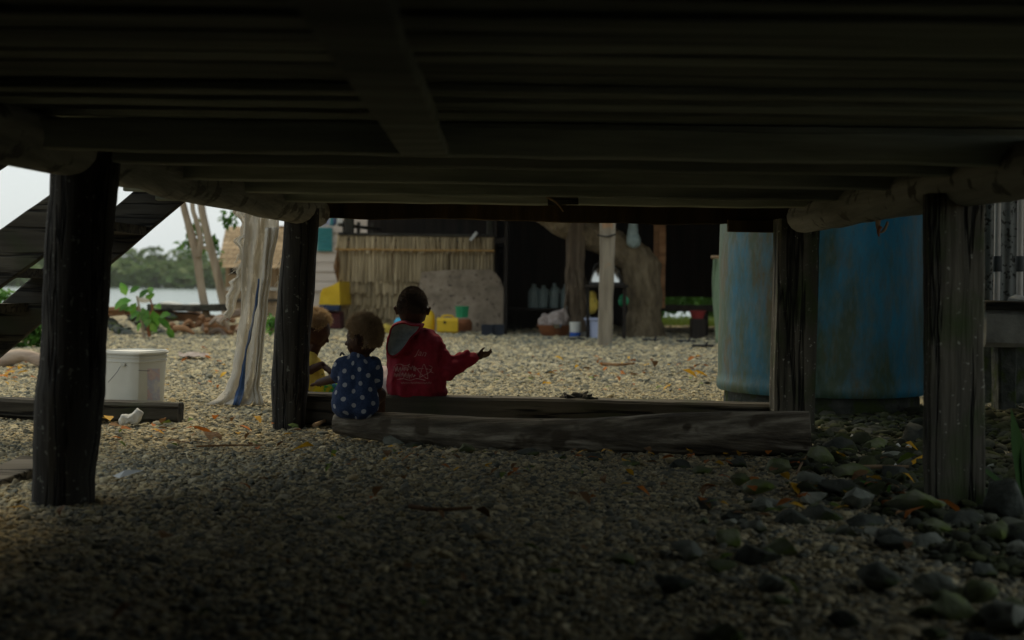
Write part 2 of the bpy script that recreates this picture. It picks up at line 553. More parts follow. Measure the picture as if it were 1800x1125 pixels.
def ground_mesh():
    ys = list(np.arange(-9, 12, 0.35)) + list(np.arange(12, 30, 1.0)) + list(np.arange(30, 90, 3.0)) + [120, 180, 232]
    xs0 = list(np.arange(-12, 12.01, 0.4))
    xs = [-205, -80, -40, -25, -16] + xs0 + [16, 25, 40, 80, 205]
    vs, fs = [], []
    for y in ys:
        for x in xs:
            vs.append((x, y, gz(x, y) if y < 90 else -2.5))
    n = len(xs)
    for j in range(len(ys) - 1):
        for i in range(n - 1):
            a = j * n + i
            fs.append((a, a + 1, a + 1 + n, a + n))
    return MB().add(vs, fs)


def gravel_ground_material():
    m = bpy.data.materials.new('gravel_ground')
    m.use_nodes = True
    t = m.node_tree
    b = t.nodes['Principled BSDF']
    tc = N(t, 'ShaderNodeTexCoord')
    vo = N(t, 'ShaderNodeTexVoronoi')
    vo.inputs['Scale'].default_value = 26
    L(t, tc.outputs['Object'], vo.inputs['Vector'])
    r = ramp(t, [S(92, 86, 72), S(150, 140, 116), S(186, 176, 150), S(120, 116, 104)], 0.0, 1.0)
    sp = N(t, 'ShaderNodeSeparateColor')
    L(t, vo.outputs['Color'], sp.inputs[0])
    L(t, sp.outputs[0], r.inputs[0])
    ns = N(t, 'ShaderNodeTexNoise')
    ns.inputs['Scale'].default_value = 0.9
    ns.inputs['Detail'].default_value = 5
    L(t, tc.outputs['Object'], ns.inputs['Vector'])
    r2 = ramp(t, [(0.85, 0.82, 0.76), (1.05, 1.04, 1.0)], 0.35, 0.65)
    L(t, ns.outputs['Fac'], r2.inputs[0])
    c = mixc(t, 1.0, r.outputs[0], r2.outputs[0], 'MULTIPLY')
    L(t, c, b.inputs['Base Color'])
    b.inputs['Roughness'].default_value = 0.95
    b.inputs['Specular IOR Level'].default_value = 0.15
    inv = N(t, 'ShaderNodeMath', operation='SUBTRACT')
    inv.inputs[0].default_value = 1.0
    L(t, vo.outputs['Distance'], inv.inputs[1])
    bp = N(t, 'ShaderNodeBump')
    bp.inputs['Strength'].default_value = 0.9
    bp.inputs['Distance'].default_value = 0.02
    L(t, inv.outputs[0], bp.inputs['Height'])
    L(t, bp.outputs[0], b.inputs['Normal'])
    return m


ground = struct(ground_mesh().build('ground', gravel_ground_material(), origin=(0, 0, 0), angle=180))


def water_material():
    m = bpy.data.materials.new('lagoon_water')
    m.use_nodes = True
    t = m.node_tree
    b = t.nodes['Principled BSDF']
    b.inputs['Base Color'].default_value = (*S(110, 128, 128), 1)
    b.inputs['Roughness'].default_value = 0.22
    b.inputs['IOR'].default_value = 1.33
    tc = N(t, 'ShaderNodeTexCoord')
    mp = N(t, 'ShaderNodeMapping')
    mp.inputs['Scale'].default_value = (0.35, 1.2, 1)
    L(t, tc.outputs['Object'], mp.inputs[0])
    ns = N(t, 'ShaderNodeTexNoise')
    ns.inputs['Scale'].default_value = 1.6
    ns.inputs['Detail'].default_value = 5
    L(t, mp.outputs[0], ns.inputs['Vector'])
    bp = N(t, 'ShaderNodeBump')
    bp.inputs['Strength'].default_value = 0.5
    bp.inputs['Distance'].default_value = 0.2
    L(t, ns.outputs['Fac'], bp.inputs['Height'])
    L(t, bp.outputs[0], b.inputs['Normal'])
    return m


struct(MB().grid(lambda a, b: Vector((-205 + 410 * a, 34 + 198 * b, -0.55)), 8, 8).build('water', water_material(), origin=(0, 34, -0.55), angle=180))


# far mangrove shore: one mass
def mangrove():
    mb = MB()
    rnd = random.Random(3)
    blobs = []
    for i in range(120):
        x = -190 + 330 * i / 120 + rnd.uniform(-2, 2)
        blobs.append((x, 214 + rnd.uniform(-1, 3), rnd.uniform(3.2, 5.0), rnd.uniform(3.2, 4.6)))
        blobs.append((x + rnd.uniform(-2, 2), 220 + rnd.uniform(0, 5), rnd.uniform(3.2, 4.6), rnd.uniform(5.2, 7.0)))
    vs, fs = [], []
    for (x, y, rx, h) in blobs:
        for k in range(300):
            a = rnd.uniform(0, 2 * math.pi)
            zz = rnd.random()
            rr = rx * math.sqrt(max(0.02, 1 - (zz - 0.35) ** 2 / 0.45)) * (0.7 + 0.35 * rnd.random())
            c = Vector((x + rr * math.cos(a), y - abs(rr * math.sin(a)) * 0.8, -0.5 + h * zz))
            s = rnd.uniform(0.3, 0.65)
            d1 = Vector((rnd.gauss(0, 1), rnd.gauss(0, 1), rnd.gauss(0, 0.6))).normalized() * s
            d2 = Vector((rnd.gauss(0, 1), rnd.gauss(0, 1), rnd.gauss(0, 0.6))).normalized() * s
            o = len(vs)
            vs += [c - d1, c + d2, c + d1, c - d2 * 0.8]
            fs.append((o, o + 1, o + 2, o + 3))
    mb.add(vs, fs)
    # boughs and trunks inside the leaves
    for i, (x, y, rx, h) in enumerate(blobs):
        mb.rock((x, y + 0.8, -0.5 + h * 0.46), (rx * 0.8, rx * 0.6, h * 0.42), i * 0.7, sub=2, amp=0.35)
    return mb


o = struct(mangrove().build('mangrove_forest', 'mangrove_leaf', origin=(-20, 215, -0.5), smooth=False), 'stuff')
o['label'] = 'hazy line of green mangroves across the water'


# ------------------------------------------------------------------ gravel: pebbles as instances (nobody could count them)
def pebble_points():
    rs = np.random.RandomState(11)
    out = []
    # (y0, y1, slope, margin, density per m2, mean radius)
    for (y0, y1, sl, mg, dens, rad) in ((2.0, 6.2, 0.45, 0.6, 8000, 0.0071), (6.2, 10.5, 0.44, 0.5, 5800, 0.0078), (10.5, 17, 0.42, 0.4, 2500, 0.0108), (17, 26, 0.4, 0.4, 800, 0.016)):
        n = int((y1 - y0) * 2 * (sl * y1 + mg) * dens)
        y = rs.uniform(y0, y1, n)
        x = rs.uniform(-(sl * y1 + mg), sl * y1 + mg, n)
        k = np.abs(x) < sl * y + mg
        x, y = x[k], y[k]
        s = rad * np.exp(rs.normal(0, 0.38, len(x)))
        # coarser stones by the right-hand posts
        out.append(np.stack([x, y, s], 1))
    a = np.concatenate(out)
    z = np.array([gz(p[0], p[1]) for p in a])
    return a, z


def build_gravel(name='gravel', pts=None, cols=None, label='coral rubble gravel covering the yard and the ground under the house'):
    a, z = pts or pebble_points()
    n = len(a)
    rs = np.random.RandomState(5)
    me = bpy.data.meshes.new(name)
    me.vertices.add(n)
    co = np.stack([a[:, 0], a[:, 1], z + a[:, 2] * rs.uniform(-0.15, 0.35, n)], 1).astype(np.float32)
    me.vertices.foreach_set('co', co.ravel())
    sc = np.stack([a[:, 2] * rs.uniform(0.8, 1.5, n), a[:, 2] * rs.uniform(0.7, 1.1, n), a[:, 2] * rs.uniform(0.3, 0.7, n)], 1).astype(np.float32)
    rot = np.stack([rs.normal(0, 0.35, n), rs.normal(0, 0.35, n), rs.uniform(0, 6.28, n)], 1).astype(np.float32)
    at = me.attributes.new('peb_scale', 'FLOAT_VECTOR', 'POINT')
    at.data.foreach_set('vector', sc.ravel())
    at = me.attributes.new('peb_rot', 'FLOAT_VECTOR', 'POINT')
    at.data.foreach_set('vector', rot.ravel())
    me.update()
    ob = bpy.data.objects.new(name, me)
    COL.objects.link(ob)
    # material: mixed coral rubble, one tone per pebble
    m = bpy.data.materials.new('pebble')
    m.use_nodes = True
    t = m.node_tree
    b = t.nodes['Principled BSDF']
    oi = N(t, 'ShaderNodeObjectInfo')
    r = ramp(t, cols or [S(84, 89, 86), S(130, 128, 114), S(174, 164, 134), S(204, 191, 154), S(146, 143, 128), S(110, 113, 106), S(216, 204, 172), S(170, 152, 116), S(136, 134, 120), S(98, 102, 97)], 0.0, 1.0)
    L(t, oi.outputs['Random'], r.inputs[0])
    tc = N(t, 'ShaderNodeTexCoord')
    ns = N(t, 'ShaderNodeTexNoise')
    ns.inputs['Scale'].default_value = 2.2
    L(t, tc.outputs['Object'], ns.inputs['Vector'])
    r2 = ramp(t, [(0.72, 0.72, 0.7), (1.06, 1.05, 1.02)], 0.35, 0.65)
    L(t, ns.outputs['Fac'], r2.inputs[0])
    L(t, mixc(t, 1.0, r.outputs[0], r2.outputs[0], 'MULTIPLY'), b.inputs['Base Color'])
    b.inputs['Roughness'].default_value = 0.9
    b.inputs['Specular IOR Level'].default_value = 0.2
    ng = bpy.data.node_groups.new('pebble_scatter', 'GeometryNodeTree')
    ng.interface.new_socket('Geometry', in_out='INPUT', socket_type='NodeSocketGeometry')
    ng.interface.new_socket('Geometry', in_out='OUTPUT', socket_type='NodeSocketGeometry')
    gi, go = ng.nodes.new('NodeGroupInput'), ng.nodes.new('NodeGroupOutput')
    g2i = ng.nodes.new('GeometryNodeGeometryToInstance')
    for k in range(6):
        ico = ng.nodes.new('GeometryNodeMeshIcoSphere')
        ico.inputs['Subdivisions'].default_value = 2
        nz = N(ng, 'ShaderNodeTexNoise', noise_dimensions='4D')
        nz.inputs['Scale'].default_value = 0.9
        nz.inputs['Detail'].default_value = 1.5
        nz.inputs['W'].default_value = k * 3.7
        sub = N(ng, 'ShaderNodeVectorMath', operation='SUBTRACT')
        sub.inputs[1].default_value = (0.5, 0.5, 0.5)
        mul = N(ng, 'ShaderNodeVectorMath', operation='SCALE')
        mul.inputs['Scale'].default_value = 1.1
        sp = ng.nodes.new('GeometryNodeSetPosition')
        sm = ng.nodes.new('GeometryNodeSetMaterial')
        sm.inputs['Material'].default_value = m
        ss = ng.nodes.new('GeometryNodeSetShadeSmooth')
        ng.links.new(nz.outputs['Color'], sub.inputs[0])
        ng.links.new(sub.outputs[0], mul.inputs[0])
        ng.links.new(ico.outputs['Mesh'], sp.inputs['Geometry'])
        ng.links.new(mul.outputs[0], sp.inputs['Offset'])
        ng.links.new(sp.outputs[0], sm.inputs[0])
        ng.links.new(sm.outputs[0], ss.inputs[0])
        ng.links.new(ss.outputs[0], g2i.inputs[0])
    iop = ng.nodes.new('GeometryNodeInstanceOnPoints')
    iop.inputs['Pick Instance'].default_value = True
    rv = N(ng, 'FunctionNodeRandomValue', data_type='INT')
    rv.inputs[4].default_value = 0
    rv.inputs[5].default_value = 5
    na = N(ng, 'GeometryNodeInputNamedAttribute', data_type='FLOAT_VECTOR')
    na.inputs[0].default_value = 'peb_scale'
    nb = N(ng, 'GeometryNodeInputNamedAttribute', data_type='FLOAT_VECTOR')
    nb.inputs[0].default_value = 'peb_rot'
    ng.links.new(gi.outputs[0], iop.inputs['Points'])
    ng.links.new(g2i.outputs[0], iop.inputs['Instance'])
    ng.links.new(rv.outputs[2], iop.inputs['Instance Index'])
    ng.links.new(na.outputs[0], iop.inputs['Scale'])
    ng.links.new(nb.outputs[0], iop.inputs['Rotation'])
    ng.links.new(iop.outputs[0], go.inputs[0])
    md = ob.modifiers.new('scatter', 'NODES')
    md.node_group = ng
    ob['kind'] = 'stuff'
    ob['label'] = label
    return ob


build_gravel()
# damp mossy rubble between the tank and the right-hand posts
rs_ = np.random.RandomState(9)
pts_ = []
while len(pts_) < 17000:
    x_, y_ = rs_.uniform(0.9, 4.2), rs_.uniform(3.0, 8.6)
    edge_ = 1.25 + 0.35 * noise.noise(Vector((0, y_ * 1.2, 3))) + 0.25 * noise.noise(Vector((x_ * 3, y_ * 3, 0)))
    if x_ > edge_ + max(0, (5.2 - y_)) * 0.05:
        pts_.append((x_, y_, 0.0145 * math.exp(rs_.normal(0, 0.5))))
pts_ = np.array(pts_)
build_gravel('mossy_rubble', (pts_, np.array([gz(p[0], p[1]) + 0.012 for p in pts_])),
             [S(44, 48, 38), S(62, 66, 50), S(78, 84, 52), S(58, 62, 54), S(92, 94, 82), S(66, 74, 40), S(50, 52, 46)], 'dark mossy rubble between the tank and the right posts')

# ================================================================== THE STILT HOUSE OVERHEAD
house = thing('stilt_house', 'dark timber stilt house seen from below, on posts and log beams', 'house', (0, 5.5, 0))
Z_J, Z_B = 1.205, 1.335            # underside of the joists, of the floor boards
XL, XR = -1.95, 2.15

# side log beams
lb = [P(548, 372, 7.3), P(315, 315, 5.5), P(150, 268, 4.7)]
d = (lb[2] - lb[0]).normalized()
near = lb[0] + d * 9.5
near.z = lb[2].z + 0.05
pts = [lb[0] + Vector((0.012, 0.06, 0)), lb[0] - d * -0.5, lb[1], lb[2], lb[2].lerp(near, 0.4), near]
rod(pts, [0.084, 0.088, 0.09, 0.094, 0.1, 0.1], 16, 8, jit=0.12, seed=3, freq=5).build('log_beam', 'log_beam', house)
rb = [P(1412, 381, 6.92), P(1700, 320, 4.75)]
d = (rb[1] - rb[0]).normalized()
far = rb[0] + d * 9.5
pts = [rb[0], rb[0].lerp(rb[1], 0.33), rb[0].lerp(rb[1], 0.66), rb[1], rb[1].lerp(far, 0.5), far]
rod(pts, [0.084, 0.088, 0.085, 0.092, 0.098, 0.1], 16, 8, jit=0.1, seed=9, freq=5).build('log_beam', 'log_beam', house)


def post_profile(rows, Y, n=14, jit=0.06, seed=0.0):
    pts, rad = [], []
    for (v, ul, ur) in rows:
        pts.append(P((ul + ur) / 2, v, Y))
        rad.append(px((ur - ul) / 2, Y) * 0.985)
    return rod(pts, rad, n, 6, jit=jit, seed=seed, freq=6)


post_profile([(262, 92, 212), (330, 88, 205), (460, 80, 194), (560, 76, 188), (640, 71, 184), (690, 63, 184), (740, 62, 177), (830, 60, 168), (905, 57, 166)], 4.7, 18, 0.05, 1).build('post', 'post_dark', house)
post_profile([(365, 501, 562), (410, 498, 560), (500, 489, 555), (600, 481, 546), (670, 477, 543), (700, 477, 540), (770, 481, 536)], 7.13, 16, 0.06, 5).build('post', 'post_dark', house)


def slab_post(top, bot, Y, depth, seed, m, nm='post'):
    """Sawn post: (uL, uR, v) at top and bottom of the face towards the camera."""
    t0, t1 = P(top[0], top[2], Y), P(top[1], top[2], Y)
    b0, b1 = P(bot[0], bot[2], Y), P(bot[1], bot[2], Y)
    ct, cb = (t0 + t1) / 2, (b0 + b1) / 2
    cb.z = min(cb.z, -0.05)
    w = (t1 - t0).length
    off = Vector((0, depth / 2, 0))
    return MB().plank(cb + off, ct + off, w, depth, (0, 1, 0), 22, 0.006, 0.09, seed).build(nm, m, house)


slab_post((1370, 1443, 385), (1364, 1430, 772), 7.05, 0.17, 2, 'post_mossy')
slab_post((1631, 1730, 340), (1632, 1737, 905), 4.75, 0.075, 6, 'post_mossy')

# joists across the floor, the depth-wise plank and the outer bark board
for i, (Y, h, j) in enumerate(((6.62, 0.12, 0.004), (6.05, 0.12, 0.003), (5.35, 0.12, 0.003), (4.68, 0.12, 0.003), (4.26, 0.1, 0.004))):
    MB().plank((XL + 0.15, Y, Z_J + h / 2 + 0.004 * i), (XR - 0.1, Y + 0.03, Z_J + h / 2), 0.055, h, seg=26, jit=j * 1.6, seed=i * 3.3).build('joist', 'floor_board', house)
MB().plank((-0.245, 0.4, Z_J + 0.028), (-0.285, 4.222, Z_J + 0.022), 0.148, 0.04, seg=14, jit=0.008, seed=4).build('bearer_plank', 'floor_board', house)
for x in (-3.3, 1.15):
    MB().plank((x, -3.4, Z_J + 0.06), (x, 4.2, Z_J + 0.06), 0.1, 0.1, seg=10, jit=0.006, seed=x).build('bearer_plank', 'floor_board', house) if x > 0 and False else None
MB().plank((P(566, 373, 7.4).x, 7.4, 1.258), (P(1405, 392, 7.4).x, 7.4, 1.253), 0.04, 0.2, seg=40, jit=0.012, seed=8).build('edge_board', 'fascia_bark', house)
MB().plank(P(1278, 396, 7.34), P(1402, 398, 7.34), 0.05, px(22, 7.34), seg=6, jit=0.006, seed=1).build('edge_board', 'fascia_bark', house)

# floor boards
rnd = random.Random(21)
y = -3.4
i = 0
while y < 7.36:
    w = rnd.uniform(0.085, 0.15)
    tilt = rnd.uniform(-0.03, 0.03)
    zz = Z_B + rnd.uniform(0, 0.03)
    MB().plank((XL, y + w / 2 - tilt, zz + 0.012), (XR, y + w / 2 + tilt, zz + 0.012 + rnd.uniform(-0.006, 0.006)), w, 0.022, seg=12, jit=0.004, seed=i * 1.9).build('floor_board', 'floor_board', house)
    y += w + rnd.uniform(0.012, 0.045)
    i += 1
# sheet added on top of the boards to block light through the gaps, and the walls of the room above
MB().plank((XL - 0.02, 2.0, 1.42), (XR + 0.02, 2.0, 1.42), 10.84, 0.03, seg=2).build('light_block_sheet', 'floor_board', house)
for (a, b, nm) in (((XL, -3.4), (XL, 6.3), 0), ((XR, -3.4), (XR, 7.35), 1), ((XL, 6.3), (XR, 6.3), 2), ((XL, -3.4), (XR, -3.4), 3)):
    MB().plank((a[0], a[1], 2.55), (b[0], b[1], 2.55), 0.04, 2.2, seg=4).build('room_wall', 'dark_wood_x', house)
rf = MB()
rf.plank((-2.5, 1.9, 4.0), (0.1, 1.9, 4.9), 12.2, 0.12, seg=2)
rf.plank((0.1, 1.9, 4.92), (2.75, 1.9, 4.0), 12.2, 0.12, seg=2)
rf.build('roof', 'thatch_roof', house)
# added skirt of upright slabs, out of view, closing off light from the undercroft
k = 0
for (a, b) in (((XL, -3.3), (XR, -3.3)), ((XL, -3.3), (XL, 4.4)), ((XR, -3.3), (XR, 2.6))):
    a, b = Vector((*a, 0)), Vector((*b, 0))
    n = int((b - a).length / 0.2)
    for i in range(n):
        q = a.lerp(b, (i + 0.5) / n)
        MB().plank(q + Vector((0, 0, -0.03)), q + Vector((0, 0, 1.34)), 0.19, 0.03, (b - a).normalized().cross(Vector((0, 0, 1))), 3, 0.006, seed=k).build('shade_slab', 'dark_wood_z', house)
        k += 1
# a few hanging splinters and a frayed cord under the floor
rod([P(960, 346, 6.5), P(978, 356, 6.52), P(990, 372, 6.55)], [0.006, 0.005, 0.003], 6, 3).build('splinter', 'stick_wood', house)
MB().plank(P(962, 352, 6.58), P(1016, 352, 6.58), 0.01, 0.05, seg=3, jit=0.012).build('bark_scrap', 'dark_wood_x', house)
cd = thing('frayed_cord', 'short frayed brown cord dangling from the right log beam', 'cord', P(1550, 388, 5.75))
rod([P(1546, 382, 5.74), P(1543, 395, 5.73), P(1547, 408, 5.73), P(1556, 402, 5.73), P(1560, 390, 5.74)], [0.012, 0.011, 0.006, 0.008, 0.006], 8, 4, jit=0.3, freq=40).build('loop', 'stick_wood', cd)
rod([P(1548, 398, 5.72), P(1544, 406, 5.72), P(1545, 416, 5.72)], [0.01, 0.007, 0.003], 6, 3, jit=0.3, freq=40).build('loose_end', 'brown_clay', cd)

# ------------------------------------------------------------------ stairs at the left
st = thing('staircase', 'dark plank staircase climbing to the house behind the left front post', 'stairs', P(-40, 640, 6.4))


def stringer(u0, v0, u1, v1, hpx, Y, t, seed):
    a, b = P(u0, v0, Y), P(u1, v1, Y)
    return MB().plank(a, b, t, px(hpx, Y), (0, 0, 1), 14, 0.006, seed=seed)


# near stringer A (upper edge 95,340 - 0,408) and far stringer B
stringer(-140, 556, 130, 363, 81, 5.95, 0.05, 1).build('stringer', 'dark_wood_x', st)
stringer(-190, 745, 420, 226, 71, 6.8, 0.05, 2).build('stringer', 'dark_wood_x', st)
stringer(-130, 348, 110, 204, 46, 5.93, 0.06, 3).build('handrail', 'dark_wood_x', st)
for (v, u) in ((400, 172), (480, 40), (543, -50)):
    c = P(u, v, 6.36)
    MB().plank((c.x - 0.13, 6.36, c.z), (c.x + 0.12, 6.36, c.z), 0.84, 0.045, seg=4, jit=0.006, seed=v).build('tread', 'dark_wood_x', st)
stringer(-120, 590, -60, 590, 14, 6.4, 0.8, 1).build('tread', 'dark_wood_x', st)

# ================================================================== MIDDLE GROUND
# timber sill between the back posts
a, b = P(530, 690, 7.28), P(1420, 709.5, 7.28)
sill = MB().plank((a.x, 7.28, a.z - 0.085), (b.x, 7.28, b.z - 0.085), 0.17, 0.17, seg=40, jit=0.006, cham=0.08, seed=2).build('ground_sill', 'dark_wood_x', origin=(0.2, 7.28, 0))
tag(sill, 'long squared dark timber on the ground behind the log, the children sit along it', 'timber')
# short dark beam beyond the left front post
a, b = P(-60, 697, 7.45), P(318, 708, 7.45)
bm_ = MB().plank((a.x, 7.45, a.z - 0.055), (b.x, 7.45, b.z - 0.055), 0.13, 0.11, seg=24, jit=0.01, cham=0.16, seed=12).build('ground_beam', 'dark_wood_x', origin=(a.x + 0.6, 7.45, 0))
tag(bm_, 'short dark weathered beam on the gravel in front of the white bucket', 'timber')

# driftwood log the toddler sits on
rows = [(588, 744, 16), (604, 745, 20), (680, 751, 26), (770, 759, 30), (900, 767, 32), (1010, 768, 33), (1130, 765, 36), (1280, 762, 38.5), (1408, 761, 39.5), (1422, 761, 39)]
pts, rad = [], []
for (u, v, r) in rows:
    Y = 6.55 - 0.4 * (u - 588) / 830
    pts.append(P(u, v, Y))
    rad.append(px(r, Y))
log = thing('driftwood_log', 'long pale driftwood log the toddler in polka dots sits on', 'log', (pts[4].x, pts[4].y, 0))
rod(pts, rad, 24, 7, jit=0.06, seed=2.2, freq=3.5).build('trunk', 'log_bark', log)
e = pts[-1]
dd = (pts[-1] - pts[-2]).normalized()
MB().tube([e + dd * 0.001, e + dd * 0.006], [rad[-1] * 0.93, rad[-1] * 0.9], 20, jit=0.05).build('cut_end', 'log_end', log)

# ------------------------------------------------------------------ white square pail
B0 = G(234, 713)
Yb = B0.y
pail = thing('bucket', 'white square plastic bucket with wire handle on the sunlit gravel', 'bucket', B0)
wb = px(47, Yb) * 0.97
hb = px(98, Yb)
body = MB().lathe(B0, [(0.001, 0.004), (wb * 0.9, 0.004), (wb * 0.93, 0.02), (wb * 1.0, hb * 0.80), (wb * 1.035, hb * 0.805), (wb * 1.035, hb * 0.83), (wb * 1.005, hb * 0.835),
                       (wb * 1.01, hb * 0.88), (wb * 1.045, hb * 0.885), (wb * 1.045, hb * 0.905), (wb * 1.01, hb * 0.91), (wb * 1.015, hb * 0.95), (wb * 0.99, hb * 0.955), (wb * 0.96, hb * 0.9), (wb * 0.9, 0.03), (0.001, 0.03)], 40, squash=5)
rot = Matrix.Translation(B0) @ Matrix.Rotation(math.radians(25), 4, 'Z') @ Matrix.Translation(-B0)
body.v = [rot @ v for v in body.v]
body.build('body', 'white_plastic', pail, angle=30)
lid = MB().lathe(B0, [(wb * 1.045, hb * 0.94), (wb * 1.085, hb * 0.945), (wb * 1.085, hb * 0.975), (wb * 1.05, hb * 0.985), (wb * 1.04, hb * 1.0), (wb * 0.99, hb * 1.0), (wb * 0.97, hb * 0.98), (0.001, hb * 0.98)], 40, squash=5)
lid.v = [rot @ v for v in lid.v]
lid.build('lid', 'white_plastic', pail, angle=30)
ear = P(216, 641, Yb - wb - 0.01)
rod([P(263, 652, Yb - wb - 0.01), P(238, 650, Yb - wb - 0.016), ear, P(205, 655, Yb - wb - 0.02), P(190, 672, Yb - wb * 0.95)], 0.0022, 6, 5).build('handle', 'wire', pail)
MB().box(ear + Vector((0, -0.003, 0)), (0.028, 0.012, 0.022)).build('handle_ear', 'white_plastic', pail)
# faded vertical print on the face of the pail turned to the right
pm_ = mat('faded_print', [S(206, 206, 198), S(198, 172, 172), S(176, 178, 196), S(210, 206, 200)], 9, (1, 1, 1.6), rough=0.5, bump=0, lo=0.35, hi=0.65)
tree_b = BVHTree.FromPolygons([tuple(v) for v in body.v], body.f)


def project(points, bvh, eps=0.002, direction=None):
    out = []
    for p in points:
        p = Vector(p)
        dr = direction or (p - Vector((0, 0, CAM_H))).normalized()
        hit = bvh.ray_cast(p - dr * 1.0, dr, 3.0)
        out.append((hit[0] - dr * eps) if hit[0] else p)
    return out


pr = MB().grid(lambda a, c: P(259 + 22 * a, 648 + 56 * c, Yb - 0.1), 4, 10)
pr.v = project(pr.v, tree_b)
pr.build('faded_label', 'faded_print', pail)

# ------------------------------------------------------------------ hanging net and cloth
net = thing('hanging_net', 'pale ragged fishing net draped from above beside the left back post', 'net', G(432, 716))


def drape(name, rows, Y0, depth, m, folds, seed, n=26, rag=0.0):
    """rows: (v, uL, uR, dy)"""
    vs_, fs_ = [], []
    for (v, ul, ur, dy) in rows:
        for i in range(n + 1):
            s = i / n
            w = depth * 0.5 * math.sin(s * folds * math.pi * 2 + seed + v * 0.012) + depth * 1.1 * noise.noise(Vector((s * 4, v * 0.007, seed))) + depth * 0.1 * noise.noise(Vector((s * 12, v * 0.015, seed + 3)))
            edge = rag * noise.noise(Vector((v * 0.09, seed, 2.0))) * (1 - s) if rag else 0
            q = P(ul + (ur - ul) * s + edge, v, Y0 + dy + w)
            vs_.append(q)
    r = len(rows)
    for j in range(r - 1):
        for i in range(n):
            k = j * (n + 1) + i
            fs_.append((k, k + 1, k + n + 2, k + n + 1))
    o_ = MB().add(vs_, fs_).build(name, m, net, angle=180)
    md = o_.modifiers.new('thick', 'SOLIDIFY')
    md.thickness = 0.004
    md.offset = 0
    return o_


def open_weave(m):
    """Fine mesh: let light through in a ragged weave."""
    t = m.node_tree
    out = t.nodes['Material Output']
    src = out.inputs['Surface'].links[0].from_socket
    tcn = N(t, 'ShaderNodeTexCoord')
    mp = N(t, 'ShaderNodeMapping')
    mp.inputs['Scale'].default_value = (1, 1, 0.16)
    L(t, tcn.outputs['Object'], mp.inputs[0])
    nz = N(t, 'ShaderNodeTexNoise')
    nz.inputs['Scale'].default_value = 55
    nz.inputs['Detail'].default_value = 5
    L(t, mp.outputs[0], nz.inputs['Vector'])
    rp_ = ramp(t, [(0, 0, 0), (0.6, 0.6, 0.6)], 0.54, 0.7)
    L(t, nz.outputs['Fac'], rp_.inputs[0])
    tb_ = N(t, 'ShaderNodeBsdfTransparent')
    mx = N(t, 'ShaderNodeMixShader')
    L(t, rp_.outputs[0], mx.inputs[0])
    L(t, src, mx.inputs[1])
    L(t, tb_.outputs[0], mx.inputs[2])
    L(t, mx.outputs[0], out.inputs['Surface'])


open_weave(MATS['net_cloth'])


def rows_interp(ctrl, step=9):
    out = []
    for i in range(len(ctrl) - 1):
        v0, v1 = ctrl[i][0], ctrl[i + 1][0]
        k = max(1, int((v1 - v0) / step))
        for j in range(k):
            t = j / k
            t2 = t * t * (3 - 2 * t)
            out.append(tuple(ctrl[i][c] + (ctrl[i + 1][c] - ctrl[i][c]) * (t if c == 0 else t2) for c in range(4)))
    out.append(ctrl[-1])
    return out


drape('net_sheet', rows_interp([(330, 432, 492, 0), (400, 430, 490, 0), (470, 425, 478, 0), (540, 424, 468, 0), (600, 416, 463, 0), (650, 409, 460, -0.02), (685, 396, 452, -0.05), (702, 380, 446, -0.1), (711, 362, 440, -0.16)]), 8.5, 0.04, 'net_cloth', 2.2, 0.5)
drape('torn_edge', rows_interp([(330, 424, 440, 0), (400, 424, 440, 0), (450, 418, 434, 0), (500, 406, 424, 0), (540, 398, 414, 0), (566, 392, 402, 0.02)], 4), 8.6, 0.02, 'net_cloth', 1.6, 1.5, n=14, rag=20)
drape('twisted_end', rows_interp([(400, 466, 490, 0), (470, 462, 478, 0), (540, 456, 470, 0), (610, 452, 463, 0), (650, 449, 458, 0), (680, 443, 456, 0.0), (712, 445, 464, -0.06)], 6), 8.42, 0.02, 'net_cloth', 2.2, 2.5, n=12)
drape('blue_strip', rows_interp([(490, 454, 456, 0), (530, 449, 453, 0), (560, 444, 446, 0), (590, 437, 442, 0), (620, 431, 433, 0), (650, 425, 431, -0.02), (675, 420, 430, -0.04), (695, 413, 428, -0.07), (712, 409, 421, -0.12)], 6), 8.40, 0.02, 'blue_cloth', 1.2, 0.2, n=8)
if False: drape('net_sheet', rows_interp([(330, 428, 470, 0), (420, 424, 466, 0), (500, 420, 458, 0), (590, 414, 450, 0), (660, 402, 444, -0.02), (706, 372, 436, -0.1)]), 8.62, 0.05, 'net_cloth', 3.7, 4.5, rag=10)
# loose threads on the ragged side
mb = MB()
rr = random.Random(4)
for k in range(46):
    v = rr.uniform(440, 560)
    u = 424 - (v - 440) * 0.2 + rr.uniform(-4, 8)
    q = P(u, v, 8.58)
    mb.tube([q, q + Vector((-rr.uniform(0.01, 0.05), rr.uniform(-0.02, 0.02), -rr.uniform(0.02, 0.08)))], [0.0016, 0.0008], 4)
for k in range(20):
    q = P(rr.uniform(486, 496), rr.uniform(455, 500), 8.5)
    mb.tube([q, q + Vector((rr.uniform(-0.03, 0.03), 0, -rr.uniform(0.02, 0.1)))], [0.002, 0.001], 4)
struct(mb.build('loose_threads', 'net_cloth', net), 'stuff')
# the pole it hangs from, lashed to the room above
rod([P(330, 318, 8.5), P(440, 322, 8.52), P(560, 330, 8.5)], 0.025, 8, 3).build('hanging_pole', 'stick_wood', house)
for u in (372, 545):
    p = P(u, 322, 8.5)
    rod([p, Vector((p.x, 6.35, p.z + 0.35))], 0.02, 8, 2).build('hanging_bracket', 'stick_wood', house)

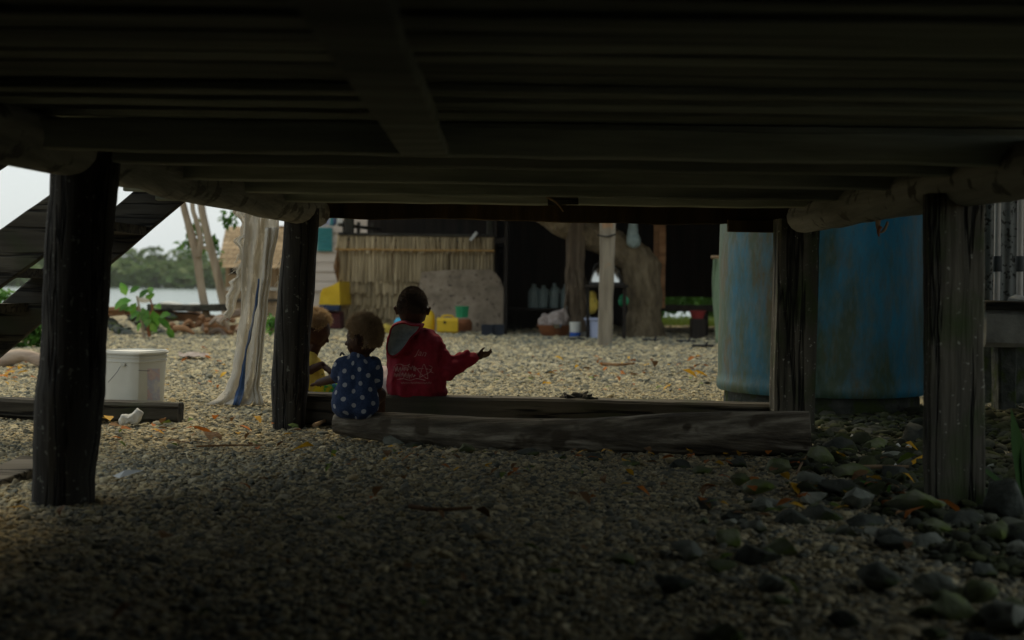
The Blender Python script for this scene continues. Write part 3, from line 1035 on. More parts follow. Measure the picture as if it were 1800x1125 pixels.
# ------------------------------------------------------------------ blue water tank
TY = 8.62
tc_ = P(1443, 600, TY)
tr = px(181, TY)
z0 = 0.13
tank = thing('water_tank', 'tall blue plastic water tank streaked with green algae', 'water tank', (tc_.x, TY, z0))
prof = [(0.001, 0), (tr * 0.985, 0), (tr * 1.0, 0.02), (tr * 1.0, 0.06), (tr * 0.99, 0.072)]
for i in range(16):
    h = 0.12 + i * 0.12
    prof.append((tr * (0.985 + 0.004 * math.sin(i * 1.3)), h))
    if i == 12:
        prof += [(tr * 0.99, h + 0.02), (tr * 0.978, h + 0.026), (tr * 0.978, h + 0.034), (tr * 0.99, h + 0.04)]
prof += [(tr * 0.96, 2.1), (tr * 0.5, 2.28), (tr * 0.25, 2.32), (0.001, 2.32)]


def tank_material():
    m = bpy.data.materials.new('tank_plastic')
    m.use_nodes = True
    t = m.node_tree
    b = t.nodes['Principled BSDF']
    tcn = N(t, 'ShaderNodeTexCoord')
    mp = N(t, 'ShaderNodeMapping')
    mp.inputs['Scale'].default_value = (1, 1, 0.4)
    L(t, tcn.outputs['Object'], mp.inputs[0])
    n1 = N(t, 'ShaderNodeTexNoise')
    n1.inputs['Scale'].default_value = 3.2
    n1.inputs['Detail'].default_value = 8
    n1.inputs['Roughness'].default_value = 0.68
    L(t, mp.outputs[0], n1.inputs['Vector'])
    base = ramp(t, [S(16, 110, 146), S(42, 136, 170)], 0.35, 0.65)
    L(t, n1.outputs['Fac'], base.inputs[0])
    n2 = N(t, 'ShaderNodeTexNoise')
    n2.inputs['Scale'].default_value = 2.3
    n2.inputs['Detail'].default_value = 9
    n2.inputs['Roughness'].default_value = 0.7
    mp2 = N(t, 'ShaderNodeMapping')
    mp2.inputs['Scale'].default_value = (1.3, 1.3, 0.42)
    mp2.inputs['Location'].default_value = (0.35, 0.6, 0.1)
    L(t, tcn.outputs['Object'], mp2.inputs[0])
    L(t, mp2.outputs[0], n2.inputs['Vector'])
    r2 = ramp(t, [(0, 0, 0), (1, 1, 1)], 0.40, 0.60)
    sx = N(t, 'ShaderNodeSeparateXYZ')
    L(t, tcn.outputs['Object'], sx.inputs[0])
    gx = N(t, 'ShaderNodeMath', operation='MULTIPLY')
    gx.inputs[1].default_value = -0.15           # algae is thickest on the side turned to the yard
    L(t, sx.outputs[0], gx.inputs[0])
    g2 = N(t, 'ShaderNodeMath', operation='ADD')
    L(t, gx.outputs[0], g2.inputs[0])
    L(t, n2.outputs['Fac'], g2.inputs[1])
    L(t, g2.outputs[0], r2.inputs[0])
    al = ramp(t, [S(48, 74, 62), S(70, 90, 66), S(104, 84, 58)], 0.3, 0.7)
    L(t, n1.outputs['Fac'], al.inputs[0])
    c = mixc(t, r2.outputs[0], base.outputs[0], al.outputs[0])
    n3 = N(t, 'ShaderNodeTexNoise')
    n3.inputs['Scale'].default_value = 30
    n3.inputs['Detail'].default_value = 4
    L(t, mp.outputs[0], n3.inputs['Vector'])
    r3 = ramp(t, [(0, 0, 0), (0.45, 0.45, 0.45)], 0.5, 0.66)
    L(t, n3.outputs['Fac'], r3.inputs[0])
    c = mixc(t, r3.outputs[0], c, S(96, 116, 110))
    L(t, c, b.inputs['Base Color'])
    b.inputs['Roughness'].default_value = 0.55
    bp = N(t, 'ShaderNodeBump')
    bp.inputs['Strength'].default_value = 0.25
    bp.inputs['Distance'].default_value = 0.01
    L(t, n3.outputs['Fac'], bp.inputs['Height'])
    L(t, bp.outputs[0], b.inputs['Normal'])
    return m


MB().lathe((tc_.x, TY, z0), prof, 64).build('shell', tank_material(), tank, angle=30)
pl = MB().lathe((tc_.x, TY, -0.02), [(0.001, 0), (tr * 0.93, 0), (tr * 0.92, 0.145), (0.001, 0.145)], 40)
for i, q in enumerate(pl.v):
    pl.v[i] = q + noise.noise_vector(q * 4) * 0.02 * (1 if q.z < 0.1 else 0)
tag(pl.build('tank_plinth', 'rock_dark', origin=(tc_.x, TY, -0.02)), 'low dark stone plinth under the blue water tank', 'plinth')

# ------------------------------------------------------------------ pipes and iron wall at the far right
WY = 8.9
iw = thing('iron_wall', 'grey speckled corrugated iron wall behind the white pipes', 'wall', P(1800, 540, WY))
x0, x1 = P(1728, 400, WY).x, P(1990, 400, WY).x
zb, zt = P(1780, 540, WY).z, 1.95
k = 0
xx = x0
while xx < x1:
    def sheet(a, c, xx=xx):
        return Vector((xx + 0.2 * a, WY + 0.012 * math.sin(a * 2 * math.pi * 3), zb + (zt - zb) * c))
    MB().grid(sheet, 24, 3).build('iron_panel', 'iron_sheet', iw, angle=180)
    xx += 0.2
slab = thing('concrete_ledge', 'whitewashed mossy concrete ledge under the iron wall', 'ledge', P(1800, 620, 8.4))
cz = P(1770, 545, 8.4)
MB().plank((P(1730, 540, 8.4).x, 8.62, cz.z + 0.028), (P(1990, 540, 8.4).x, 8.62, cz.z + 0.028), 0.5, 0.055, seg=6, jit=0.004).build('shelf', 'dark_wood_x', slab)
hz = px(66, 8.42)
MB().plank((P(1734, 540, 8.42).x, 8.55, cz.z - hz / 2), (P(1990, 540, 8.42).x, 8.55, cz.z - hz / 2), 0.26, hz, seg=10, jit=0.008, seed=3).build('apron', 'concrete_grey', slab)
for u in (1765, 1880, 1970):
    q = P(u, 620, 8.6)
    MB().plank((q.x, 8.6, -0.02), (q.x, 8.6, cz.z - hz + 0.005), 0.12, 0.16, (0, 1, 0), 4, 0.008).build('leg', 'rock_dark', slab)
bw = MB().plank((P(1700, 600, 9.2).x, 9.25, 0.3), (P(2000, 600, 9.2).x, 9.25, 0.3), 0.1, 0.62, seg=6, jit=0.02)
bw.build('back_wall', 'rock_dark', slab)
for n_, u in enumerate((1753, 1793)):
    pt = thing('water_pipe', ['white plastic water pipe with dark collar, the one nearer the mossy post', 'white plastic water pipe with dark collar, at the picture edge'][n_], 'pipe', P(u, 532, 8.72), 'white pipes against the iron wall')
    x = P(u, 450, 8.72).x
    zc = P(u, 463, 8.72).z
    zl = cz.z + 0.058
    rod([(x, 8.72, zl), (x, 8.72, zc - 0.04)], 0.021, 14, 2).build('lower_pipe', 'pvc_pipe', pt)
    rod([(x, 8.72, zc + 0.04), (x, 8.72, 1.9)], 0.021, 14, 2).build('upper_pipe', 'pvc_pipe', pt)
    MB().lathe((x, 8.72, zc - 0.055), [(0.0, 0), (0.026, 0), (0.03, 0.012), (0.03, 0.09), (0.026, 0.104), (0.0, 0.104)], 14).build('collar', 'pvc_collar', pt)
tag(MB().rock(P(1795, 528, 8.55), (0.12, 0.06, 0.045), 2.2).build('lime_heap', 'white_cloth'), 'small white heap on the ledge under the pipes', 'heap')

# ------------------------------------------------------------------ rocks
ROCKS = [  # u, v(base), width px, height px, material, label
    (1372, 835, 46, 36, 'rock_mossy', 'round mossy stone touching the underside of the log near its cut end'),
    (1443, 822, 56, 42, 'rock_mossy', 'rounded green stone right beside the cut end of the log'),
    (1432, 866, 60, 40, 'rock_grey', 'pale grey wedge-shaped rock below the cut end of the log'),
    (1482, 878, 78, 40, 'rock_dark', 'low dark rock in front of the thin bare stick'),
    (1512, 898, 66, 46, 'rock_grey', 'pointed grey rock below the upright green blade'),
    (1620, 912, 118, 48, 'rock_mossy', 'broad flat mossy rock at the foot of the right front post'),
    (1372, 902, 74, 26, 'rock_grey', 'flat pale rock left of the orange leaves in the stones'),
    (1432, 888, 60, 26, 'rock_grey', None), (1452, 918, 90, 32, 'rock_dark', None), (1492, 946, 56, 28, 'rock_grey', None),
    (1540, 946, 44, 26, 'rock_grey', None), (1572, 944, 38, 24, 'rock_grey', None), (1524, 930, 66, 34, 'rock_dark', None),
    (1500, 842, 74, 34, 'rock_mossy', None), (1582, 846, 66, 36, 'rock_dark', None),
    (1612, 786, 58, 64, 'rock_dark', 'upright dark rock behind the right front post, below the tank'),
    (1478, 800, 72, 34, 'rock_dark', None), (1545, 796, 60, 30, 'rock_mossy', None), (1582, 812, 44, 24, 'rock_grey', None),
    (1530, 770, 60, 26, 'rock_dark', None), (1470, 768, 40, 22, 'rock_dark', None), (1600, 822, 40, 22, 'rock_dark', None),
    (1785, 915, 110, 84, 'rock_dark', 'large dark boulder right of the right front post'),
    (1705, 935, 70, 46, 'rock_dark', None), (1650, 945, 60, 32, 'rock_mossy', None), (1760, 960, 80, 40, 'rock_mossy', None),
    (1242, 900, 38, 30, 'rock_dark', 'small black stone alone on the gravel below the log'),
    (1302, 856, 46, 26, 'rock_mossy', None), (1336, 872, 64, 30, 'rock_mossy', None), (1345, 905, 50, 30, 'rock_grey', None), (1290, 920, 40, 22, 'rock_dark', None),
    (1395, 925, 70, 34, 'rock_dark', None), (1330, 940, 60, 28, 'rock_grey', None),
    (688, 786, 44, 24, 'rock_grey', 'pointed grey stone under the left half of the log'),
    (818, 798, 34, 26, 'rock_mossy', 'mossy knob of stone under the middle of the log'),
    (725, 790, 40, 16, 'rock_dark', None), (930, 804, 44, 20, 'rock_dark', None), (1045, 812, 36, 18, 'rock_dark', None), (1110, 822, 40, 20, 'rock_mossy', None),
    (1195, 824, 44, 22, 'rock_dark', None), (1300, 822, 44, 22, 'rock_dark', None), (1235, 832, 36, 16, 'rock_mossy', None), (985, 808, 30, 14, 'rock_dark', None), (870, 806, 30, 14, 'rock_dark', None),
    (1010, 826, 26, 12, 'rock_grey', None), (620, 772, 30, 16, 'rock_dark', None),
]
rr = random.Random(8)
for k in range(34):      # more stones among them
    u = rr.uniform(1230, 1800)
    v = rr.uniform(810, 955)
    if u < 1400 and v < 850:
        continue
    w = rr.uniform(18, 40)
    ROCKS.append((u, v, w, w * rr.uniform(0.45, 0.75), rr.choice(['rock_grey', 'rock_mossy', 'rock_dark']), None))
for k in range(34):      # the stones go on towards the camera
    u = rr.uniform(1080, 1850)
    v = rr.uniform(950, 1180)
    w = rr.uniform(40, 100)
    ROCKS.append((u, v, w, w * rr.uniform(0.4, 0.7), rr.choice(['rock_grey', 'rock_mossy', 'rock_dark']), None))
for i, (u, v, w, h, m, lab) in enumerate(ROCKS):
    g = G(u, v)
    Y = g.y
    sx, szz = px(w / 2, Y) * 1.08, px(h / 2, Y) * 1.15
    o_ = MB().rock(g + Vector((0, sx * 0.6, szz * 0.55)), (sx, sx * 0.85, szz), i * 1.37 + 0.4, sub=3).build('rock', m, angle=55)
    if lab is None:
        kind_ = {'rock_grey': 'grey', 'rock_mossy': 'mossy green', 'rock_dark': 'dark'}[m]
        big = 'broad' if w > 62 else ('small' if w < 34 else 'middling')
        if v < 835 and u < 1400:
            zone = 'wedged under the %s of the log' % ('left half' if u < 900 else 'middle' if u < 1150 else 'right half')
        elif v < 835:
            zone = 'in the rubble between the tank and the right front post'
        elif v > 950:
            zone = 'close to the camera, %s' % ('below the middle of the log' if u < 1330 else 'below the log end' if u < 1520 else 'in front of the right front post' if u < 1700 else 'in the right corner')
        else:
            zone = 'among the loose rocks, %s' % ('left of the log end' if u < 1400 else 'just below the log end' if u < 1500 else 'left of the right front post' if u < 1630 else 'at the foot of the right front post' if u < 1735 else 'right of the right front post')
        lab, grp = '%s %s stone %s' % (big, kind_, zone), '%s %s stones %s' % (big, kind_, zone)
        tag(o_, lab, 'rock', grp)
    else:
        tag(o_, lab, 'rock')

# ================================================================== PEOPLE
ICO = {}
for _k in (2, 3):
    _bm = bmesh.new()
    bmesh.ops.create_icosphere(_bm, subdivisions=_k, radius=1.0)
    ICO[_k] = (np.array([tuple(v.co) for v in _bm.verts]), np.array([[v.index for v in f.verts] for f in _bm.faces]))
    _bm.free()


def blob_mesh(caps, ells=(), voxel=0.006, smooth=6, name='tmp'):
    """Union of tapered capsules and ellipsoids as one continuous skin (voxel remesh)."""
    parts_ = []
    v2, f2 = ICO[2]
    v3, f3 = ICO[3]
    for (p0, r0, p1, r1) in caps:
        p0, p1 = np.array(p0), np.array(p1)
        n = max(2, int(np.linalg.norm(p1 - p0) / (min(r0, r1) * 0.3)) + 1)
        for i in range(n + 1):
            t = i / n
            parts_.append((v2 * (r0 + (r1 - r0) * t) + p0 + (p1 - p0) * t, f2))
    for (c, r, rz, rx) in ells:
        parts_.append((v3 * np.array(r) + np.array(c), f3))
    me = bpy.data.meshes.new(name)
    off, av, af = 0, [], []
    for v, f in parts_:
        av.append(v)
        af.append(f + off)
        off += len(v)
    av, af = np.concatenate(av), np.concatenate(af)
    me.vertices.add(len(av))
    me.vertices.foreach_set('co', av.astype(np.float32).ravel())
    me.loops.add(af.size)
    me.loops.foreach_set('vertex_index', af.astype(np.int32).ravel())
    me.polygons.add(len(af))
    me.polygons.foreach_set('loop_start', np.arange(0, af.size, 3, dtype=np.int32))
    me.update(calc_edges=True)
    ob = bpy.data.objects.new(name, me)
    COL.objects.link(ob)
    md = ob.modifiers.new('r', 'REMESH')
    md.mode = 'VOXEL'
    md.voxel_size = voxel
    if smooth:
        sm = ob.modifiers.new('s', 'SMOOTH')
        sm.iterations = smooth
        sm.factor = 0.5
    dg = bpy.context.evaluated_depsgraph_get()
    ev = ob.evaluated_get(dg)
    em = ev.to_mesh()
    vs_ = [v.co.copy() for v in em.vertices]
    fs_ = [tuple(p.vertices) for p in em.polygons]
    ev.to_mesh_clear()
    bpy.data.objects.remove(ob)
    bpy.data.meshes.remove(me)
    return vs_, fs_


def wrinkle(vs_, amp, freq, seed):
    return [v + noise.noise_vector(v * freq + Vector((seed, 0, 0))) * amp + noise.noise_vector(v * freq * 2.3 + Vector((0, seed, 0))) * amp * 0.45 for v in vs_]


def blob(name, m, parent, caps, ells=(), voxel=0.006, smooth=6, wr=None):
    vs_, fs_ = blob_mesh(caps, ells, voxel, smooth)
    if wr:
        vs_ = wrinkle(vs_, *wr)
    return MB().add(vs_, fs_).build(name, m, parent, angle=180)


def hair_cap(name, m, parent, c, r, face, n, length, seed, low=-0.35, fuzz=1.0, front=0.52, puff=1.045):
    """Close-cropped curly hair: a bumpy shell over the skull plus many short strands. face: unit direction of the face."""
    rnd_ = random.Random(seed)
    face = Vector(face).normalized()
    bm = bmesh.new()
    bmesh.ops.create_icosphere(bm, subdivisions=5, radius=1.0)
    keep = {}
    vs_, fs_ = [], []

    def covered(q):
        f = q.x * face.x + q.y * face.y + q.z * face.z
        line = 0.32 - 0.9 * max(0.0, q.z) * 0.6
        if f > front + 0.55 * max(0, q.z - 0.25) * 2:
            return False
        ear = Vector((face.y, -face.x, 0)).normalized() * (1 if q.x * face.y - q.y * face.x > 0 else -1) * 0.98 - Vector((0, 0, 0.2))
        if (q - ear).length < 0.34 + 0.05 * noise.noise(q * 9):
            return False      # clear of the ears
        jitt = 0.16 * noise.noise(q * 7 + Vector((seed, 1, 2))) + 0.08 * noise.noise(q * 17)
        f += jitt
        return q.z > low + max(0, f) * 1.1 + jitt
    for v in bm.verts:
        q = v.co
        if covered(q):
            k = 1.0 + 0.05 * noise.noise(q * 9 + Vector((seed, 0, 0))) + 0.03 * noise.noise(q * 22)
            keep[v.index] = len(vs_)
            vs_.append(Vector(c) + Vector((q.x * r[0], q.y * r[1], q.z * r[2])) * k * puff)
    for f in bm.faces:
        ids = [v.index for v in f.verts]
        if all(i in keep for i in ids):
            fs_.append(tuple(keep[i] for i in ids))
    bm.free()
    root_ = MB().add(vs_, fs_).build(name, 'hair_shade' if m != 'hair_black' else m, parent, angle=180)
    mb_ = MB()
    cnt = 0
    while cnt < n:
        q = Vector((rnd_.gauss(0, 1), rnd_.gauss(0, 1), rnd_.gauss(0, 1))).normalized()
        if not covered(q):
            continue
        nn = Vector((q.x / r[0], q.y / r[1], q.z / r[2])).normalized()
        p = Vector(c) + Vector((q.x * r[0], q.y * r[1], q.z * r[2])) * 1.03
        ln = length * rnd_.uniform(0.5, 1.25) * (0.55 + 0.45 * max(0, q.z + 0.4))
        d1 = (nn + Vector((rnd_.gauss(0, 0.5), rnd_.gauss(0, 0.5), rnd_.gauss(0, 0.5))) * fuzz).normalized()
        d2 = (nn * 0.5 + Vector((rnd_.gauss(0, 0.7), rnd_.gauss(0, 0.7), rnd_.gauss(0, 0.7))) * fuzz).normalized()
        s = d1.orthogonal().normalized() * rnd_.uniform(0.0006, 0.0012)
        p1 = p + d1 * ln * 0.6
        p2 = p1 + d2 * ln * 0.5
        mb_.add([p - s, p + s, p1 + s * 0.8, p1 - s * 0.8, p2], [(0, 1, 2, 3), (3, 2, 4)])
        cnt += 1
    o_ = mb_.build('curls', m, root_, angle=180)
    o_['kind'] = 'stuff'
    return root_


def finger(root, d, side, up, length, r, bend):
    """Three bent phalanges as capsules."""
    out = []
    p = Vector(root)
    dd_ = Vector(d).normalized()
    ang = bend
    for k, fr in enumerate((0.45, 0.32, 0.25)):
        q = p + dd_ * length * fr
        out.append((p, r * (1 - 0.12 * k), q, r * (1 - 0.12 * (k + 1))))
        dd_ = Matrix.Rotation(ang, 3, Vector(side)) @ dd_
        p = q
    return out


def hand(wrist, d, palm_n, size, bend=0.5, thumb_side=1):
    """Palm, four unequal fingers and a thumb leaving the side of the palm. d: wrist to knuckles, palm_n: out of the palm."""
    d = Vector(d).normalized()
    palm_n = (Vector(palm_n) - d * Vector(palm_n).dot(d)).normalized()
    s = d.cross(palm_n).normalized() * thumb_side
    w = Vector(wrist)
    kn = w + d * size * 0.5
    caps = []
    for o_, l_ in ((0.2, 0.4), (0.07, 0.46), (-0.07, 0.44), (-0.2, 0.34)):
        root = kn + s * o_ * size
        caps.append((w + s * o_ * size * 0.5, size * 0.1, root, size * 0.085))
        caps += finger(root, d, s * thumb_side, palm_n, size * l_, size * 0.062, bend)
    tb = w + d * size * 0.16 + s * size * 0.18
    td = (d * 0.6 + s * 0.75 + palm_n * 0.45).normalized()
    t1 = tb + td * size * 0.2
    t2 = t1 + (d * 0.8 + palm_n * 0.6 + s * 0.1).normalized() * size * 0.17
    t3 = t2 + (d * 0.8 + palm_n * 0.5 - s * 0.3).normalized() * size * 0.12
    caps += [(tb, size * 0.085, t1, size * 0.075), (t1, size * 0.072, t2, size * 0.062), (t2, size * 0.062, t3, size * 0.05)]
    return caps


def head_caps(c, r, face, chin=1.0):
    """Skull, jaw, nose, lips, brow, cheeks and ears for a head looking along `face`."""
    f = Vector(face).normalized()
    up = Vector((0, 0, 1))
    s = f.cross(up).normalized()
    up = s.cross(f).normalized()
    R = r[2]
    c = Vector(c)
    caps = [
        (c + f * R * 0.42 - up * R * 0.42, R * 0.5, c + f * R * 0.52 - up * R * 0.72 * chin, R * 0.3),   # jaw
        (c + f * R * 0.70 + up * R * 0.02, R * 0.1, c + f * R * 0.97 - up * R * 0.28, R * 0.105),         # nose
        (c + f * R * 0.86 - up * R * 0.31 + s * R * 0.1, R * 0.07, c + f * R * 0.86 - up * R * 0.31 - s * R * 0.1, R * 0.07),
        (c + f * R * 0.83 - up * R * 0.50 + s * R * 0.12, R * 0.075, c + f * R * 0.83 - up * R * 0.50 - s * R * 0.12, R * 0.075),   # upper lip
        (c + f * R * 0.79 - up * R * 0.62 + s * R * 0.1, R * 0.08, c + f * R * 0.79 - up * R * 0.62 - s * R * 0.1, R * 0.08),       # lower lip
        (c + f * R * 0.66 - up * R * 0.84 * chin, R * 0.13, c + f * R * 0.62 - up * R * 0.86 * chin, R * 0.13),                      # chin
    ]
    for k in (-1, 1):
        caps.append((c + f * R * 0.58 + s * k * R * 0.38 - up * R * 0.3, R * 0.24, c + f * R * 0.52 + s * k * R * 0.36 - up * R * 0.5, R * 0.22))   # cheek
        caps.append((c + f * R * 0.78 + s * k * R * 0.15 + up * R * 0.16, R * 0.1, c + f * R * 0.66 + s * k * R * 0.45 + up * R * 0.14, R * 0.09))    # brow
        e = c + s * k * r[0] * 0.98 - up * R * 0.18 + f * R * 0.02
        caps.append((e + up * R * 0.2 + s * k * R * 0.16, R * 0.08, e - up * R * 0.14 + s * k * R * 0.06, R * 0.065))       # ear
        caps.append((e + up * R * 0.16 + s * k * R * 0.18 - f * R * 0.1, R * 0.065, e - up * R * 0.02 + s * k * R * 0.08 - f * R * 0.1, R * 0.05))
    return caps


def eyes(parent, c, R, face):
    f = Vector(face).normalized()
    s = f.cross(Vector((0, 0, 1))).normalized()
    up = s.cross(f)
    for k in (-1, 1):
        e = Vector(c) + f * R * 0.70 + s * k * R * 0.34 - up * R * 0.02
        ev = MB()
        ev.lathe(e - f * 0.004, [(0.0, 0.011), (0.006, 0.009), (0.009, 0.004), (0.010, 0)], 12, f)
        eye = ev.build('eye', 'eye_white', parent)
        MB().lathe(e + f * 0.0042, [(0.0, 0.0034), (0.004, 0.0026), (0.0052, 0.0004)], 10, f).build('iris', 'hair_black', eye)


# ---------------------------------------------------------------- boy in the red hoodie
boy = thing('person', 'boy in a red hooded sweatshirt seen from behind, right arm held out', 'person', P(733, 700, 7.32), 'children sitting under the house')
K = lambda u, v, dy=0.0: P(u, v, 7.32 + dy)
hc, hr = K(725, 541, 0.03), (0.083, 0.098, 0.112)
bface = (0.12, 1, -0.05)
sh_l, sh_r = K(699, 596, 0.0), K(762, 600, 0.02)
el_r, wr_r = K(789, 650, -0.02), K(834, 627, 0.02)
hd = (K(862, 621, 0.03) - wr_r).normalized()
skin = [(K(724, 590, 0.02), 0.05, K(724, 566, 0.02), 0.046), (K(724, 566, 0.02), 0.046, K(725, 552, 0.03), 0.05),
        (sh_r, 0.04, el_r, 0.034), (el_r, 0.032, wr_r, 0.022), (wr_r, 0.022, wr_r + hd * 0.03, 0.024),
        (sh_l, 0.04, K(694, 650, 0.13), 0.034), (K(694, 650, 0.13), 0.032, K(704, 655, 0.3), 0.022),
        (sh_l, 0.05, sh_r, 0.05), (K(728, 600), 0.08, K(732, 668), 0.085)]
skin += head_caps(hc, hr, bface)
skin += hand(wr_r + hd * 0.012, hd, Vector((-0.05, 0.55, 0.85)), 0.105, 0.62, 1)
skin += hand(K(704, 655, 0.3), (0.3, 0.9, 0.1), (1, 0, 0), 0.1, 0.5, -1)
# feet beyond the sill
for (ku, kv, kd, fu, fv, fd) in ((672, 655, 0.2, 690, 715, 0.32), (765, 660, 0.22, 752, 716, 0.36)):
    skin += [(K(ku, kv, kd), 0.045, K(fu, fv - 6, fd), 0.03), (K(fu, fv - 2, fd), 0.028, K(fu, fv, fd + 0.12), 0.024)]
blob('body', 'skin', boy, skin, [(hc, (hr[0], hr[1], hr[2]), 0, 0)], 0.0042, 4)
hair_cap('hair', 'hair_black', boy, hc, hr, bface, 6500, 0.010, 3, low=-0.3, fuzz=0.9, puff=1.02)
eyes(boy, hc, hr[2], bface)
# trousers
blob('trousers', 'pink_cotton', boy,
     [(K(712, 680), 0.085, K(690, 672, 0.1), 0.07), (K(690, 672, 0.1), 0.072, K(674, 660, 0.18), 0.058), (K(674, 660, 0.18), 0.056, K(686, 700, 0.3), 0.042),
      (K(752, 680), 0.085, K(764, 664, 0.22), 0.058), (K(764, 664, 0.22), 0.056, K(753, 702, 0.33), 0.042)], (), 0.007, 4, (0.004, 18, 2))
# sweatshirt
tors = [(K(716, 606), 0.105, K(714, 640), 0.108), (K(714, 640), 0.108, K(714, 678, -0.01), 0.118),
        (K(745, 608), 0.105, K(748, 640), 0.108), (K(748, 640), 0.108, K(748, 678, -0.01), 0.118),
        (K(724, 592), 0.075, K(728, 602), 0.09), (K(706, 600), 0.068, K(757, 604, 0.01), 0.072)]
arms = [(K(760, 607), 0.062, K(776, 632), 0.058), (K(776, 632), 0.058, el_r + Vector((0, 0, -0.006)), 0.052), (el_r + Vector((0, 0, -0.006)), 0.052, K(812, 640), 0.043),
        (K(812, 640), 0.043, K(832, 628.5, 0.015), 0.031), (sh_l, 0.06, K(694, 645, 0.12), 0.052), (K(694, 645, 0.12), 0.05, K(702, 655, 0.27), 0.038)]
# gathered folds on the forearm, thick hem
for (u, v, r) in ((795, 633, 0.03), (806, 628, 0.028), (818, 624, 0.024)):
    arms.append((K(u, v), r, K(u + 4, v + 8), r))
for t in np.linspace(0, 2 * math.pi, 22)[:-1]:
    q = K(732, 686, 0.0) + Vector((0.135 * math.cos(t), 0.098 * math.sin(t), 0))
    arms.append((q, 0.032, q + Vector((0, 0, -0.012)), 0.03))
hv, hf = blob_mesh(tors + arms, [(K(733, 668, 0.0), (0.152, 0.118, 0.085), 0, 0)], 0.0062, 5)


def fold(v):
    """long drape folds down the back, deeper near the waist"""
    t = (v.z - 0.16) / 0.4
    a = math.sin(v.x * 70 + 6 * noise.noise(v * 6)) * 0.007 * (1 if v.y < 7.3 else 0.5)
    return v + Vector((0, a, 0)) + noise.noise_vector(v * 11) * 0.009 + noise.noise_vector(Vector((v.x * 9, v.y * 9, v.z * 34))) * (0.012 if v.x > K(780, 600).x else 0.004)


hv = [fold(v) for v in hv]
hoodie = MB().add(hv, hf).build('sweatshirt', 'red_fleece', boy, angle=180)
bvh_h = BVHTree.FromPolygons([tuple(v) for v in hv], hf)
# hood lying open on the left shoulder: red outside, grey lining inside
rim_uv = [(684, 592), (688, 577), (697, 570), (710, 568), (724, 572), (738, 573), (733, 583), (722, 594), (714, 606), (704, 618), (692, 626), (682, 622), (680, 608)]
ring = spline([K(u, v, -0.150 + 0.0007 * (u - 700) - 0.0004 * abs(v - 600)) for (u, v) in rim_uv + rim_uv[:1]], 4)[:-1]
hcn = sum(ring, Vector()) / len(ring)


def hood_in(a, t):
    p = ring[int(round(a * len(ring))) % len(ring)]
    q = p.lerp(hcn, t)
    return q + Vector((0, 0.05 * math.sin(t * math.pi / 2) + 0.012 * noise.noise(q * 26) * (1 if t > 0 else 0), 0))


def hood_out(a, t):
    p = ring[int(round(a * len(ring))) % len(ring)]
    q = hcn + (p - hcn) * (1 + 0.16 * math.sin(t * math.pi * 0.6))
    return q + Vector((0, 0.004 + 0.13 * t, 0))


nr = len(ring)
hood = MB().grid(hood_out, nr, 6).build('hood', 'red_fleece', boy, angle=180)
MB().grid(lambda a, t: hood_in(a, t * 0.98), nr, 8).build('hood_lining', 'grey_fleece', hood, angle=180)
MB().tube(ring + ring[:1], 0.0048, 8, caps=False).build('hood_rim', 'red_fleece', hood, angle=180)


# printed lettering on the back
def text_print(body_, u, v, size, shear, name, rotz=0.0):
    cu = bpy.data.curves.new('t', 'FONT')
    cu.body = body_
    cu.size = size
    cu.shear = shear
    cu.align_x = 'CENTER'
    cu.align_y = 'CENTER'
    cu.resolution_u = 3
    to = bpy.data.objects.new('t', cu)
    COL.objects.link(to)
    dg = bpy.context.evaluated_depsgraph_get()
    dg.update()
    em = to.evaluated_get(dg).to_mesh()
    bm = bmesh.new()
    bm.from_mesh(em)
    bmesh.ops.triangulate(bm, faces=bm.faces)
    bmesh.ops.subdivide_edges(bm, edges=[e for e in bm.edges if e.calc_length() > size * 0.15], cuts=2)
    bmesh.ops.triangulate(bm, faces=bm.faces)
    c = K(u, v, -0.3)
    cr, sr = math.cos(rotz), math.sin(rotz)
    pts_ = [c + Vector((q.co.x * cr - q.co.y * sr, 0, q.co.x * sr + q.co.y * cr)) for q in bm.verts]
    fs_ = [tuple(x.index for x in f.verts) for f in bm.faces]
    bm.free()
    bpy.data.objects.remove(to)
    bpy.data.curves.remove(cu)
    pts_ = project(pts_, bvh_h, 0.0016, Vector((0, 1, 0)))
    return MB().add(pts_, fs_).build(name, 'print_pale', hoodie, smooth=False)


text_print('Jan', 735, 624, 0.05, 0.35, 'print', -0.12)


def brush(strokes, name, w=0.0026):
    mb_ = MB()
    for s_ in strokes:
        q = spline([K(u, v, -0.3) for (u, v) in s_], 5)
        q = project(q, bvh_h, 0.0012, Vector((0, 1, 0)))
        for i in range(len(q) - 1):
            d_ = (q[i + 1] - q[i])
            n_ = Vector((-d_.z, 0, d_.x))
            n_ = n_.normalized() * w if n_.length > 1e-6 else Vector((0, 0, w))
            mb_.add([q[i] - n_, q[i] + n_, q[i + 1] + n_, q[i + 1] - n_], [(0, 1, 2, 3)])
    return mb_.build(name, 'print_pale', hoodie, smooth=False)


